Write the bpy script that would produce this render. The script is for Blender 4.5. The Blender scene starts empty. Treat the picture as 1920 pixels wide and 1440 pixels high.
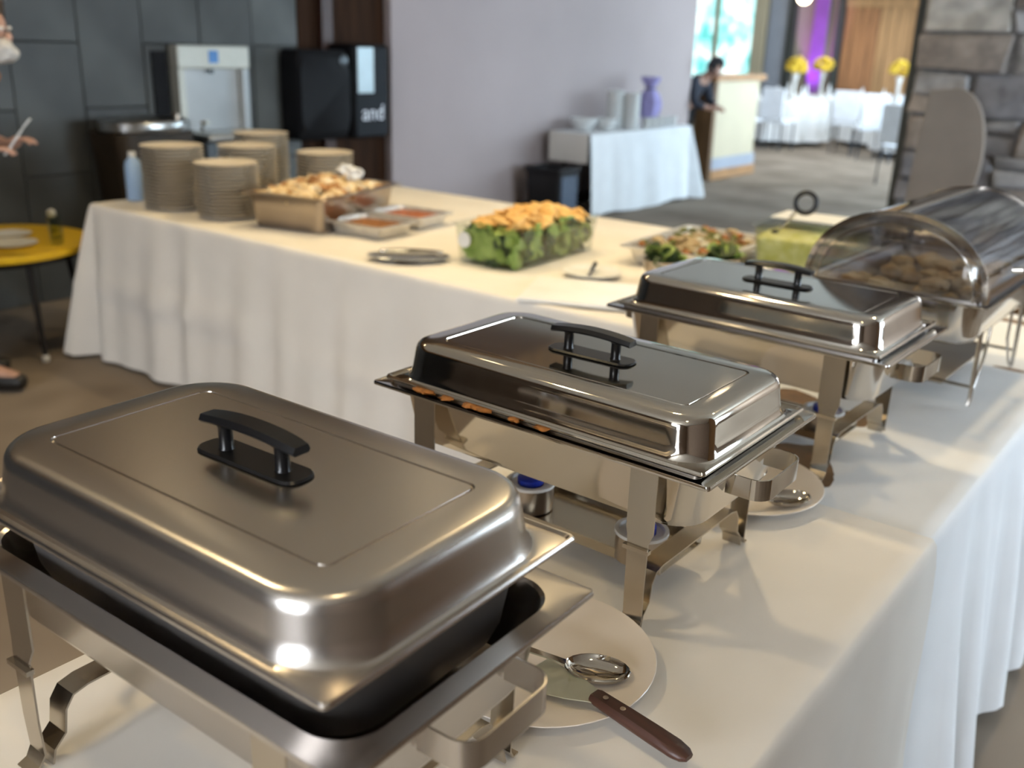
import bpy, bmesh, math, random
from mathutils import Vector, Matrix, noise
PI = math.pi
random.seed(7)
C = bpy.context.scene.collection
SC = bpy.context.scene

# ------------------------------------------------------------------ camera
# world axes: +X toward the guests' side of the front table, +Y along the front table, floor at z = 0
cam_d = bpy.data.cameras.new('camera')
cam = bpy.data.objects.new('camera', cam_d)
C.objects.link(cam)
RX, UX, FX = (0.78728, 0.615802, 0.031291), (-0.228123, 0.243749, 0.942627), (-0.572844, 0.749249, -0.332377)
cam.matrix_world = Matrix(((RX[0], UX[0], -FX[0], 0.0), (RX[1], UX[1], -FX[1], 0.0), (RX[2], UX[2], -FX[2], 1.518), (0, 0, 0, 1)))
cam_d.sensor_width = 36.0
cam_d.lens = 36.0 * 1818.85 / 1920.0
cam_d.clip_start = 0.05
cam_d.dof.use_dof = True
cam_d.dof.focus_distance = 1.2
cam_d.dof.aperture_fstop = 3.6
SC.camera = cam

# ------------------------------------------------------------------ world and exposure
W = bpy.data.worlds.new('world')
SC.world = W
W.use_nodes = True
wn = W.node_tree.nodes['Background']
wn.inputs[0].default_value = (0.55, 0.72, 1.0, 1)
wn.inputs[1].default_value = 0.4
SC.view_settings.view_transform = 'Standard'
SC.view_settings.look = 'None'
SC.view_settings.gamma = 1.0
SC.view_settings.use_curve_mapping = False
SC.view_settings.exposure = 0.25
SC.cycles.max_bounces = 6
SC.cycles.diffuse_bounces = 3
SC.cycles.glossy_bounces = 4
SC.cycles.adaptive_threshold = 0.06
SC.cycles.transmission_bounces = 4
SC.cycles.transparent_max_bounces = 10
SC.cycles.sample_clamp_indirect = 6.0

# lamps of the room: (x, y, watts) of the recessed ceiling spots, all warm
WARM = (1.0, 0.77, 0.42)
CEIL = 2.9
SPOTS = [(-1.55, 2.75, 78), (-3.0, 3.3, 62), (-3.45, 2.1, 48), (-0.45, 3.6, 60), (0.35, 0.05, 18), (-1.9, 0.3, 42), (-2.6, 5.8, 60)]
HALL_FILL_SPOTS = [(-6.4, 18.2, 260), (-5.6, 14.0, 420)]  # unseen fill lamps added to brighten the hall tables and chairs
DAY = (0.70, 0.85, 1.0)
DAY_RIGHT = 20.0        # radiance of the daylight windows on the right
DAY_HALL = 13.0

# ------------------------------------------------------------------ materials
MATS = {}
def mat(name, col, rough=0.6, metal=0.0, var=0.08, scale=12.0, bump=0.0, bscale=None, spec=0.5, emit=None, estr=0.0, trans=0.0, alpha=1.0, sheen=0.0, stretch=None, col2=None, rvar=0.0, ior=None):
    m = bpy.data.materials.new(name)
    m.use_nodes = True
    nt = m.node_tree
    b = nt.nodes['Principled BSDF']
    tc = nt.nodes.new('ShaderNodeTexCoord')
    src = tc.outputs['Object']
    if stretch:
        mp = nt.nodes.new('ShaderNodeMapping')
        mp.inputs['Scale'].default_value = stretch
        nt.links.new(src, mp.inputs[0]); src = mp.outputs[0]
    nz = nt.nodes.new('ShaderNodeTexNoise')
    nz.inputs['Scale'].default_value = scale
    nz.inputs['Detail'].default_value = 2
    nt.links.new(src, nz.inputs['Vector'])
    rp = nt.nodes.new('ShaderNodeValToRGB')
    c2 = col2 if col2 else tuple(min(1, c * (1 + var)) for c in col)
    c1 = col if col2 else tuple(c * (1 - var) for c in col)
    rp.color_ramp.elements[0].position = 0.32; rp.color_ramp.elements[1].position = 0.68
    rp.color_ramp.elements[0].color = (*c1, 1); rp.color_ramp.elements[1].color = (*c2, 1)
    nt.links.new(nz.outputs['Fac'], rp.inputs[0])
    nt.links.new(rp.outputs[0], b.inputs['Base Color'])
    b.inputs['Roughness'].default_value = rough
    if rvar:
        mr = nt.nodes.new('ShaderNodeMapRange')
        mr.inputs['To Min'].default_value = rough - rvar; mr.inputs['To Max'].default_value = rough + rvar
        nt.links.new(nz.outputs['Fac'], mr.inputs[0]); nt.links.new(mr.outputs[0], b.inputs['Roughness'])
    b.inputs['Metallic'].default_value = metal
    b.inputs['Specular IOR Level'].default_value = spec
    b.inputs['Transmission Weight'].default_value = trans
    b.inputs['Alpha'].default_value = alpha
    if ior: b.inputs['IOR'].default_value = ior
    if sheen: b.inputs['Sheen Weight'].default_value = sheen
    if emit:
        b.inputs['Emission Color'].default_value = (*emit, 1); b.inputs['Emission Strength'].default_value = estr
    if bump:
        bn = nt.nodes.new('ShaderNodeTexNoise')
        bn.inputs['Scale'].default_value = bscale or scale * 4
        nt.links.new(src, bn.inputs['Vector'])
        bu = nt.nodes.new('ShaderNodeBump')
        bu.inputs['Strength'].default_value = bump; bu.inputs['Distance'].default_value = 0.01
        nt.links.new(bn.outputs['Fac'], bu.inputs['Height'])
        nt.links.new(bu.outputs[0], b.inputs['Normal'])
    MATS[name] = m
    return m
mat('satin', (0.56, 0.52, 0.48), 0.27, 1.0, 0.02, 3, rvar=0.008)
mat('satin_dark', (0.50, 0.47, 0.45), 0.42, 1.0, 0.06, 6)
mat('polish', (0.62, 0.58, 0.52), 0.07, 1.0, 0.03, 4, rvar=0.02)
mat('polish2', (0.62, 0.59, 0.55), 0.10, 1.0, 0.03, 4, rvar=0.02)
mat('strip', (0.50, 0.45, 0.38), 0.22, 1.0, 0.05, 8)
mat('black_plastic', (0.007, 0.007, 0.008), 0.28, 0, 0.2, 20, spec=0.35)
mat('cloth', (0.80, 0.76, 0.70), 0.8, 0, 0.03, 5, spec=0.2)
mat('cloth_cool', (0.82, 0.83, 0.84), 0.75, 0, 0.03, 5, spec=0.2)
mat('plate', (0.80, 0.72, 0.63), 0.28, 0, 0.03, 6)
mat('stack_plate', (0.70, 0.62, 0.50), 0.35, 0, 0.04, 6)
mat('wood_handle', (0.055, 0.020, 0.012), 0.42, 0, 0.3, 9, stretch=(1, 10, 10))
mat('blade', (0.66, 0.68, 0.56), 0.35, 0.8, 0.04, 20)
mat('rivet', (0.55, 0.45, 0.35), 0.3, 1.0)
mat('can_white', (0.75, 0.74, 0.72), 0.4, 0, 0.05)
mat('can_blue', (0.01, 0.03, 0.35), 0.4, 0, 0.1)
mat('carpet', (0.175, 0.14, 0.11), 0.95, 0, 0.3, 1.6, spec=0.1, col2=(0.28, 0.235, 0.19))
mat('ceiling', (0.64, 0.61, 0.55), 0.8, 0, 0.12, 2.0, stretch=(0.6, 8, 1))
mat('slate', (0.060, 0.062, 0.058), 0.55, 0, 0.3, 2.2)
mat('slate2', (0.082, 0.085, 0.080), 0.55, 0, 0.3, 2.5)
mat('grout', (0.035, 0.035, 0.034), 0.9)
mat('dark_wood', (0.034, 0.015, 0.007), 0.8, 0, 0.4, 3, spec=0.12, stretch=(6, 6, 0.5))
mat('mauve', (0.43, 0.36, 0.35), 0.85, 0, 0.04, 1.0)
mat('beige_wall', (0.48, 0.42, 0.33), 0.85, 0, 0.05, 1.2)
mat('cream_paint', (0.62, 0.54, 0.38), 0.6, 0, 0.04, 2)
mat('grey_paint', (0.38, 0.41, 0.48), 0.7, 0, 0.05, 2)
mat('honey_wood', (0.36, 0.17, 0.075), 0.45, 0, 0.3, 2.5, stretch=(8, 8, 0.6))
mat('honey_wood2', (0.42, 0.24, 0.11), 0.45, 0, 0.25, 2.5, stretch=(8, 8, 0.6))
mat('oak', (0.42, 0.22, 0.09), 0.5, 0, 0.2, 4, stretch=(1, 1, 8))
mat('brown_wood', (0.17, 0.09, 0.035), 0.5, 0, 0.25, 4, stretch=(6, 6, 0.7))
mat('panel_wall', (0.27, 0.20, 0.15), 0.7, 0, 0.15, 3, stretch=(5, 5, 0.6))
mat('dark_trim', (0.05, 0.055, 0.05), 0.6)
mat('purple', (0.50, 0.20, 0.66), 0.8, 0, 0.08, 3)
mat('stone', (0.28, 0.275, 0.28), 0.85, 0, 0.35, 7, bump=0.6, bscale=22)
mat('stone2', (0.17, 0.165, 0.175), 0.85, 0, 0.35, 7, bump=0.6, bscale=22)
mat('stone3', (0.36, 0.34, 0.31), 0.85, 0, 0.3, 7, bump=0.6, bscale=22)
mat('stone4', (0.22, 0.19, 0.17), 0.85, 0, 0.35, 7, bump=0.6, bscale=22)
mat('mortar', (0.24, 0.23, 0.23), 0.95, 0, 0.2, 20, bump=0.5)
mat('taupe', (0.21, 0.175, 0.145), 0.9, 0, 0.08, 5)
mat('steel_bg', (0.55, 0.56, 0.55), 0.3, 1.0, 0.04, 5)
mat('steel_head', (0.62, 0.62, 0.55), 0.55, 0.3, 0.05, 5)
mat('badge_blue', (0.10, 0.28, 0.62), 0.5)
mat('gunmetal', (0.10, 0.115, 0.125), 0.4, 0.6, 0.1, 5)
mat('basin_brown_shade', (0.035, 0.022, 0.011), 0.6, 0, 0.2, 5)
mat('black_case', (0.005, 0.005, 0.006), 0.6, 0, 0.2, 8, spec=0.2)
mat('case_front', (0.012, 0.014, 0.018), 0.6, 0, 0.1, 8, spec=0.2)
mat('pale_window', (0.62, 0.78, 0.84), 0.35, 0, 0.08, 4)
mat('white_print', (0.85, 0.87, 0.95), 0.5)
mat('yellow', (0.72, 0.45, 0.01), 0.5, 0, 0.06, 4)
mat('black_metal', (0.012, 0.010, 0.009), 0.45, 0.3, 0.1)
mat('paper_white', (0.72, 0.72, 0.70), 0.7, 0, 0.05, 6)
mat('pale_blue', (0.40, 0.58, 0.85), 0.35, 0, 0.05, 5, trans=0.2)
mat('pan_steel', (0.42, 0.36, 0.30), 0.28, 1.0, 0.06, 7)
mat('foil', (0.75, 0.72, 0.66), 0.35, 0.75, 0.08, 30, bump=0.6, bscale=60)
mat('bread', (0.60, 0.40, 0.18), 0.75, 0, 0.3, 25, col2=(0.80, 0.66, 0.42))
mat('bread2', (0.38, 0.18, 0.06), 0.75, 0, 0.3, 25)
mat('chip', (0.62, 0.33, 0.08), 0.65, 0, 0.2, 30, col2=(0.78, 0.50, 0.18))
mat('stew', (0.30, 0.12, 0.03), 0.4, 0, 0.35, 40, bump=0.9, bscale=90)
mat('stew_red', (0.40, 0.13, 0.05), 0.4, 0, 0.35, 40, bump=0.9, bscale=90)
mat('lettuce', (0.17, 0.26, 0.04), 0.55, 0, 0.4, 18, col2=(0.36, 0.44, 0.13))
mat('lettuce_dark', (0.035, 0.06, 0.015), 0.6, 0, 0.4, 18)
mat('salad_yellow', (0.42, 0.40, 0.10), 0.55, 0, 0.3, 22, col2=(0.56, 0.55, 0.28), bump=0.8, bscale=60)
mat('veg_tan', (0.42, 0.32, 0.18), 0.6, 0, 0.25, 22)
mat('veg_green', (0.15, 0.17, 0.05), 0.6, 0, 0.3, 22)
mat('veg_orange', (0.36, 0.14, 0.04), 0.6, 0, 0.3, 22)
mat('veg_white', (0.62, 0.60, 0.48), 0.6, 0, 0.1, 22)
mat('fried', (0.45, 0.18, 0.04), 0.55, 0, 0.35, 60)
mat('lavender', (0.40, 0.36, 0.68), 0.8, 0, 0.15, 9)
mat('rubber', (0.010, 0.010, 0.012), 0.5)
mat('bin_daylit_blue', (0.05, 0.075, 0.12), 0.5)
mat('skin', (0.46, 0.27, 0.20), 0.5, 0, 0.08, 20)
mat('grey_hair', (0.50, 0.48, 0.45), 0.7, 0, 0.2, 40)
mat('dark_hair', (0.015, 0.016, 0.022), 0.5, 0, 0.2, 40)
mat('shirt_dark', (0.022, 0.020, 0.018), 0.9, 0, 0.2, 12)
mat('shirt_rust', (0.33, 0.12, 0.03), 0.85, 0, 0.2, 12)
mat('shirt_navy', (0.030, 0.034, 0.050), 0.85, 0, 0.2, 12)
mat('trousers', (0.008, 0.008, 0.009), 0.9)
mat('shoe', (0.010, 0.009, 0.008), 0.5)
mat('white_chair', (0.76, 0.80, 0.86), 0.7, 0, 0.05, 8)
mat('chair_leg', (0.03, 0.035, 0.045), 0.5)
mat('flower', (0.75, 0.50, 0.04), 0.7, 0, 0.2, 25)
mat('lamp_trim', (0.6, 0.58, 0.55), 0.5)
mat('lamp_glow', (1, 0.85, 0.6), 0.5, emit=(1.0, 0.82, 0.55), estr=14.0)
mat('pane_day', (0.8, 0.9, 1.0), 0.3, emit=DAY, estr=DAY_RIGHT)
mat('pane_front', (0.9, 0.9, 0.9), 0.3, emit=(0.86, 0.92, 1.0), estr=20.0)
mat('pane_near', (0.8, 0.9, 1.0), 0.3, emit=(0.62, 0.82, 1.0), estr=5.5)
mat('pane_hall', (0.8, 0.9, 1.0), 0.3, emit=(0.66, 0.84, 1.0), estr=DAY_HALL)
mat('eye_white', (0.7, 0.7, 0.68), 0.3); mat('eye_dark', (0.02, 0.02, 0.02), 0.3); mat('lip', (0.35, 0.14, 0.11), 0.5)

def thin_clear(name, tint, gloss, rough):
    # clear plastic sheet: straight-through plus a mirror component
    m = bpy.data.materials.new(name); m.use_nodes = True
    nt = m.node_tree; nt.nodes.clear()
    o = nt.nodes.new('ShaderNodeOutputMaterial'); mx = nt.nodes.new('ShaderNodeMixShader')
    tr = nt.nodes.new('ShaderNodeBsdfTransparent'); gl = nt.nodes.new('ShaderNodeBsdfGlossy')
    nz = nt.nodes.new('ShaderNodeTexNoise'); nz.inputs['Scale'].default_value = 3.0
    rp = nt.nodes.new('ShaderNodeValToRGB')
    rp.color_ramp.elements[0].color = (*[c * 0.96 for c in tint], 1); rp.color_ramp.elements[1].color = (*tint, 1)
    nt.links.new(nz.outputs['Fac'], rp.inputs[0]); nt.links.new(rp.outputs[0], tr.inputs[0])
    gl.inputs['Roughness'].default_value = rough
    lw = nt.nodes.new('ShaderNodeLayerWeight'); lw.inputs[0].default_value = 0.5
    po = nt.nodes.new('ShaderNodeMath'); po.operation = 'POWER'; po.inputs[1].default_value = 3.0
    ma = nt.nodes.new('ShaderNodeMath'); ma.operation = 'MULTIPLY_ADD'; ma.inputs[1].default_value = 0.6; ma.inputs[2].default_value = gloss
    nt.links.new(lw.outputs['Facing'], po.inputs[0]); nt.links.new(po.outputs[0], ma.inputs[0]); nt.links.new(ma.outputs[0], mx.inputs[0])
    nt.links.new(tr.outputs[0], mx.inputs[1]); nt.links.new(gl.outputs[0], mx.inputs[2]); nt.links.new(mx.outputs[0], o.inputs[0])
    MATS[name] = m
thin_clear('clear', (0.95, 0.97, 0.95), 0.0, 0.08)
thin_clear('rolltop_clear', (0.80, 0.80, 0.82), 0.22, 0.06)

def window_view(name, strength):
    # daylit trees seen blurred through a window: leaf greens and sky whites, given off as light
    m = bpy.data.materials.new(name); m.use_nodes = True
    nt = m.node_tree; b = nt.nodes['Principled BSDF']
    tc = nt.nodes.new('ShaderNodeTexCoord')
    nz = nt.nodes.new('ShaderNodeTexNoise'); nz.inputs['Scale'].default_value = 2.6; nz.inputs['Detail'].default_value = 3
    rp = nt.nodes.new('ShaderNodeValToRGB'); cr = rp.color_ramp
    cr.elements[0].position = 0.36; cr.elements[0].color = (0.10, 0.42, 0.40, 1)
    cr.elements[1].position = 0.64; cr.elements[1].color = (1.0, 1.0, 0.95, 1)
    e = cr.elements.new(0.5); e.color = (0.42, 0.80, 0.82, 1)
    nt.links.new(tc.outputs['Object'], nz.inputs['Vector']); nt.links.new(nz.outputs['Fac'], rp.inputs[0])
    nt.links.new(rp.outputs[0], b.inputs['Base Color']); nt.links.new(rp.outputs[0], b.inputs['Emission Color'])
    b.inputs['Emission Strength'].default_value = strength
    MATS[name] = m
window_view('garden', 1.5)

# ------------------------------------------------------------------ mesh helpers
def bm_new(): return bmesh.new()
def obj(name, bm, m, parent=None, smooth=None, loc=None, rot=None):
    me = bpy.data.meshes.new(name)
    bmesh.ops.recalc_face_normals(bm, faces=bm.faces[:])
    bm.to_mesh(me); bm.free()
    for x in (m if isinstance(m, (list, tuple)) else [m]): me.materials.append(MATS[x])
    if smooth is not None:
        me.polygons.foreach_set('use_smooth', [True] * len(me.polygons))
        me.set_sharp_from_angle(angle=math.radians(smooth))
    o = bpy.data.objects.new(name, me); C.objects.link(o)
    if parent: o.parent = parent
    if loc: o.location = loc
    if rot: o.rotation_euler = rot
    return o
def tag(o, label, cat, group=None):
    o['label'] = label; o['category'] = cat
    if group: o['group'] = group
    return o
def thing(name, label, cat, loc=(0, 0, 0), rz=0.0, group=None):
    o = bpy.data.objects.new(name, None); C.objects.link(o)
    o.empty_display_size = 0.05
    o.location = loc; o.rotation_euler = (0, 0, rz)
    return tag(o, label, cat, group)
def struct(o):
    o['kind'] = 'structure'; return o
def stuff(o):
    o['kind'] = 'stuff'; return o
def copy_tree(o, parent=None):
    c = o.copy(); C.objects.link(c); c.parent = parent
    for ch in [x for x in o.children]: copy_tree(ch, c)
    return c
def box(bm, x0, x1, y0, y1, z0, z1, bev=0.0, mi=0):
    vs = [bm.verts.new((x, y, z)) for x in (x0, x1) for y in (y0, y1) for z in (z0, z1)]
    fs = []
    for q in ((0, 1, 3, 2), (4, 6, 7, 5), (0, 4, 5, 1), (2, 3, 7, 6), (0, 2, 6, 4), (1, 5, 7, 3)):
        f = bm.faces.new([vs[i] for i in q]); f.material_index = mi; fs.append(f)
    if bev:
        ed = list({e for f in fs for e in f.edges})
        bmesh.ops.bevel(bm, geom=ed, offset=bev, segments=2, profile=0.5, affect='EDGES')
    return vs
def bx(*a, **k):
    bm = bm_new(); box(bm, *a, **k); return bm
def rr(L, Wd, r, n=8):
    r = min(r, L / 2 - 1e-4, Wd / 2 - 1e-4)
    out = []
    for cx, cy, a0 in ((L / 2 - r, Wd / 2 - r, 0), (-L / 2 + r, Wd / 2 - r, PI / 2), (-L / 2 + r, -Wd / 2 + r, PI), (L / 2 - r, -Wd / 2 + r, 1.5 * PI)):
        for i in range(n + 1):
            a = a0 + PI / 2 * i / n
            out.append((cx + r * math.cos(a), cy + r * math.sin(a)))
    return out
def loft(bm, rings, cap0=False, cap1=False, closed=True, mi=0):
    R = [[bm.verts.new(p) for p in ring] for ring in rings]
    n = len(R[0])
    for a, b in zip(R, R[1:]):
        for i in range(n if closed else n - 1):
            j = (i + 1) % n
            f = bm.faces.new((a[i], a[j], b[j], b[i])); f.material_index = mi
    if cap0: bm.faces.new(list(reversed(R[0]))).material_index = mi
    if cap1: bm.faces.new(R[-1]).material_index = mi
    return R
def rloft(bm, spec, cap0=False, cap1=False, n=8):
    return loft(bm, [[(x, y, z) for x, y in rr(L, Wd, r, n)] for L, Wd, r, z in spec], cap0, cap1)
def lathe(bm, prof, n=24, cap0=True, cap1=True, c=(0, 0, 0), mi=0):
    rings = [[(c[0] + r * math.cos(2 * PI * i / n), c[1] + r * math.sin(2 * PI * i / n), c[2] + z) for i in range(n)] for r, z in prof]
    return loft(bm, rings, cap0, cap1, mi=mi)
def tube(bm, pts, r, n=8, caps=True, mi=0):
    pts = [Vector(p) for p in pts]
    rad = r if isinstance(r, (list, tuple)) else [r] * len(pts)
    rings = []; up = Vector((0, 0, 1))
    for i, p in enumerate(pts):
        t = (pts[min(i + 1, len(pts) - 1)] - pts[max(i - 1, 0)]).normalized()
        a = t.cross(up)
        if a.length < 1e-3: a = t.cross(Vector((1, 0, 0)))
        a.normalize(); b = a.cross(t)
        rings.append([p + (a * math.cos(2 * PI * k / n) + b * math.sin(2 * PI * k / n)) * rad[i] for k in range(n)])
    return loft(bm, rings, caps, caps, mi=mi)
def strip(bm, pts, wdir, w, t):
    # flat bar of width w (along wdir) and thickness t, following pts
    pts = [Vector(p) for p in pts]; wd = Vector(wdir).normalized(); rings = []
    for i, p in enumerate(pts):
        ta = (pts[min(i + 1, len(pts) - 1)] - pts[max(i - 1, 0)]).normalized()
        nn = wd.cross(ta).normalized()
        ww = w[i] if isinstance(w, (list, tuple)) else w
        rings.append([p + wd * ww / 2 * a + nn * t / 2 * b for a, b in ((1, 1), (-1, 1), (-1, -1), (1, -1))])
    return loft(bm, rings, True, True)
def arc(cx, cy, r, a0, a1, n):
    return [(cx + r * math.cos(math.radians(a0 + (a1 - a0) * i / n)), cy + r * math.sin(math.radians(a0 + (a1 - a0) * i / n))) for i in range(n + 1)]
def blob(bm, c, s, seed=0, amp=0.25, sub=2, mi=0):
    r = bmesh.ops.create_icosphere(bm, subdivisions=sub, radius=1.0)
    for v in r['verts']:
        k = 1 + amp * noise.noise(v.co * 1.6 + Vector((seed * 7.1, seed * 3.3, 0)))
        v.co = Vector((v.co.x * s[0] * k + c[0], v.co.y * s[1] * k + c[1], v.co.z * s[2] * k + c[2]))
        for f in v.link_faces: f.material_index = mi
def frame_panel(bm, x0, x1, z0, z1, w, y0, y1):
    box(bm, x0, x1, y0, y1, z0, z0 + w); box(bm, x0, x1, y0, y1, z1 - w, z1)
    box(bm, x0, x0 + w, y0, y1, z0 + w, z1 - w); box(bm, x1 - w, x1, y0, y1, z0 + w, z1 - w)

# ------------------------------------------------------------------ room shell
WL = -5.5
struct(obj('floor', bx(-13, 4.2, -4.2, 21, -0.1, 0), 'carpet'))
struct(obj('ceiling', bx(-5.6, 3.6, -4.0, 12.0, CEIL, CEIL + 0.1), 'ceiling'))
struct(obj('ceiling_hall', bx(-13, 3.6, 12.0, 20.6, 3.6, 3.7), 'beige_wall'))
struct(obj('wall_header', bx(-5.6, 3.6, 12.0, 12.15, CEIL, 3.7), 'beige_wall'))

struct(obj('dark_reflection_slab', bx(-5.6, -3.75, -4.0, 5.58, 2.62, CEIL), 'brown_wood'))  # added slab out of view, gives the nearest lid a dark reflection
struct(obj('light_blocker', bx(1.05, 3.4, 2.45, 2.6, 0, CEIL), 'brown_wood'))  # added unseen wall, keeps window light off the near cloth
# left wall: slate, dark wood, plaster
ws = struct(obj('wall_left_slate', bx(WL - 0.12, WL - 0.02, -4.0, 4.64, 0, CEIL), 'grout'))
tile_me = {}
def tile_mesh(key, w, h, m):
    if key not in tile_me:
        bm = bx(-0.02, 0.012, -w / 2, w / 2, -h / 2, h / 2, bev=0.004)
        o = obj('tile', bm, m); tile_me[key] = o.data; bpy.data.objects.remove(o)
    return tile_me[key]
col = 0; y = 0.66
while y < 4.6:
    off = 0.0 if col % 2 else -0.36
    z = off
    while z < CEIL:
        z0, z1 = max(z, 0.0), min(z + 0.72, CEIL)
        if z1 - z0 > 0.05:
            w = min(0.394, 4.64 - y - 0.004)
            t = bpy.data.objects.new('tile', tile_mesh((round(w, 3), round(z1 - z0, 3), random.random() < 0.5), w, z1 - z0 - 0.006, random.choice(['slate', 'slate2'])))
            C.objects.link(t); t.parent = ws; t.location = (WL - 0.0 + random.uniform(-.003, .003), y + w / 2, (z0 + z1) / 2)
        z += 0.72
    y += 0.4; col += 1
struct(obj('wall_left_wood', bx(WL - 0.22, WL - 0.1, 4.64, 5.58, 0, CEIL), 'dark_wood'))
tw = struct(obj('trim_1', bx(WL - 0.1, WL + 0.02, 4.64, 4.74, 0, CEIL, bev=0.006), 'dark_wood'))
struct(obj('trim_2', bx(WL - 0.1, WL - 0.05, 4.92, 5.02, 0, CEIL, bev=0.006), 'wood_handle'))
struct(obj('wall_left_plaster', bx(WL - 0.2, WL - 0.03, 5.58, 10.42, 0, CEIL), 'mauve'))
struct(obj('baseboard_left', bx(WL - 0.03, WL - 0.015, 5.58, 10.42, 0, 0.10), 'dark_wood'))
struct(obj('wall_passage', bx(-8.2, WL - 0.2, 10.27, 10.42, 0, CEIL), 'mauve'))
# right wall with windows
def window(name, axis, at, a0, a1, z0, z1, pane, nx, fm='cream_paint', inward=-1):
    w = struct(bpy.data.objects.new(name, None)); C.objects.link(w)
    bm = bm_new()
    n = 0
    fw = 0.06
    step = (a1 - a0) / nx
    for i in range(nx):
        frame_panel(bm, a0 + i * step, a0 + (i + 1) * step, z0, z1, fw, -0.04, 0.04)
    if axis == 'x':
        bmesh.ops.transform(bm, matrix=Matrix(((0, 1, 0, at), (1, 0, 0, 0), (0, 0, 1, 0), (0, 0, 0, 1))), verts=bm.verts)
    else:
        bmesh.ops.translate(bm, vec=(0, at, 0), verts=bm.verts)
    obj('window_frame', bm, fm, w)
    for i in range(nx):
        p0, p1 = a0 + i * step + fw, a0 + (i + 1) * step - fw
        b = bx(at - 0.008, at + 0.008, p0, p1, z0 + fw, z1 - fw) if axis == 'x' else bx(p0, p1, at - 0.008, at + 0.008, z0 + fw, z1 - fw)
        obj('pane', b, pane, w)
    return w
def wall_with_hole(name, axis, a, b, lo, hi, ztop, holes, m):
    bm = bm_new(); cuts = sorted(holes); cur = lo
    def seg(s0, s1, z0, z1):
        if s1 - s0 < 1e-4 or z1 - z0 < 1e-4: return
        if axis == 'x': box(bm, a, b, s0, s1, z0, z1)
        else: box(bm, s0, s1, a, b, z0, z1)
    for h0, h1, z0, z1 in cuts:
        seg(cur, h0, 0, ztop); seg(h0, h1, 0, z0); seg(h0, h1, z1, ztop); cur = h1
    seg(cur, hi, 0, ztop)
    return struct(obj(name, bm, m))
wall_with_hole('wall_right', 'x', 3.4, 3.55, -4.0, 7.6, 3.6, [(4.0, 6.9, 0.6, 2.4)], 'panel_wall')
wall_with_hole('wall_hall_right', 'x', -1.2, -1.05, 7.6, 20.2, 3.6, [(8.6, 11.2, 0.5, 2.6), (12.0, 18.0, 0.5, 2.8)], 'beige_wall')
struct(obj('wall_stone_end', bx(0.9, 3.4, 7.1, 7.6, 0, CEIL), 'panel_wall'))
wall_with_hole('wall_front', 'y', -4.2, -4.0, -5.6, 3.6, CEIL, [(-1.3, 0.9, 0.85, 2.6)], 'panel_wall')
window('window_1', 'x', 3.45, 4.0, 6.9, 0.6, 2.4, 'pane_day', 3)
window('window_2', 'y', -4.08, -1.3, 0.9, 0.85, 2.6, 'pane_front', 3)
window('window_3', 'x', -1.12, 8.6, 11.2, 0.5, 2.6, 'pane_near', 2)
window('window_5', 'x', -1.12, 12.0, 18.0, 0.5, 2.8, 'pane_hall', 4)
# far hall
wall_with_hole('wall_back', 'y', 20.2, 20.4, -13.0, 3.55, 3.6, [(-11.2, -9.35, 0.85, 3.1)], 'beige_wall')
window('window_4', 'y', 20.3, -11.2, -9.35, 0.85, 3.1, 'garden', 2)
struct(obj('wall_hall_left', bx(-13.1, -12.9, 10.4, 20.4, 0, 3.6), 'beige_wall'))
struct(obj('trim_3', bx(-9.33, -9.05, 20.05, 20.2, 0, 3.6, bev=0.01), 'cream_paint'))
struct(obj('trim_4', bx(-9.0, -8.58, 20.08, 20.2, 0.0, 3.6, bev=0.01), 'grey_paint'))
struct(obj('trim_5', bx(-8.56, -8.42, 20.02, 20.2, 0, 3.6, bev=0.01), 'dark_trim'))
struct(obj('trim_6', bx(-7.56, -7.42, 20.02, 20.2, 0, 3.6, bev=0.01), 'dark_trim'))
# wooden plank door in the far wall
dw = struct(bpy.data.objects.new('door_1', None)); C.objects.link(dw)
obj('door_back', bx(-7.40, -5.86, 20.12, 20.19, 0, 3.4), 'brown_wood', dw)
for i in range(9):
    x0 = -7.40 + i * 0.171
    obj('plank', bx(x0 + 0.004, x0 + 0.167, 20.07, 20.13, 0.02, 2.36, bev=0.008), 'honey_wood' if i < 4 else 'honey_wood2', dw)
obj('door_rail', bx(-7.40, -5.86, 20.03, 20.07, 2.36, 2.52, bev=0.01), 'honey_wood2', dw)
for i in range(9):
    x0 = -7.40 + i * 0.171
    obj('plank', bx(x0 + 0.004, x0 + 0.167, 20.07, 20.13, 2.53, 3.38, bev=0.008), 'honey_wood2', dw)
struct(obj('trim_7', bx(-5.86, -5.5, 19.9, 20.2, 0, 3.6, bev=0.01), 'dark_trim'))
# purple drape lit beside the door
bm = bm_new(); rings = []
for k in range(2):
    z = 0.02 + k * 3.4
    front = [(-8.02 + 0.30 * i / 30, 20.02 + 0.035 * math.sin(i * 1.25), z) for i in range(31)]
    rings.append(front + [(p[0], p[1] + 0.012, p[2]) for p in reversed(front)])
loft(bm, rings, True, True)
tag(obj('drape', bm, 'purple', None, 60), 'tall purple drape hanging on the far wall left of the wooden door', 'curtain')

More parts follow.
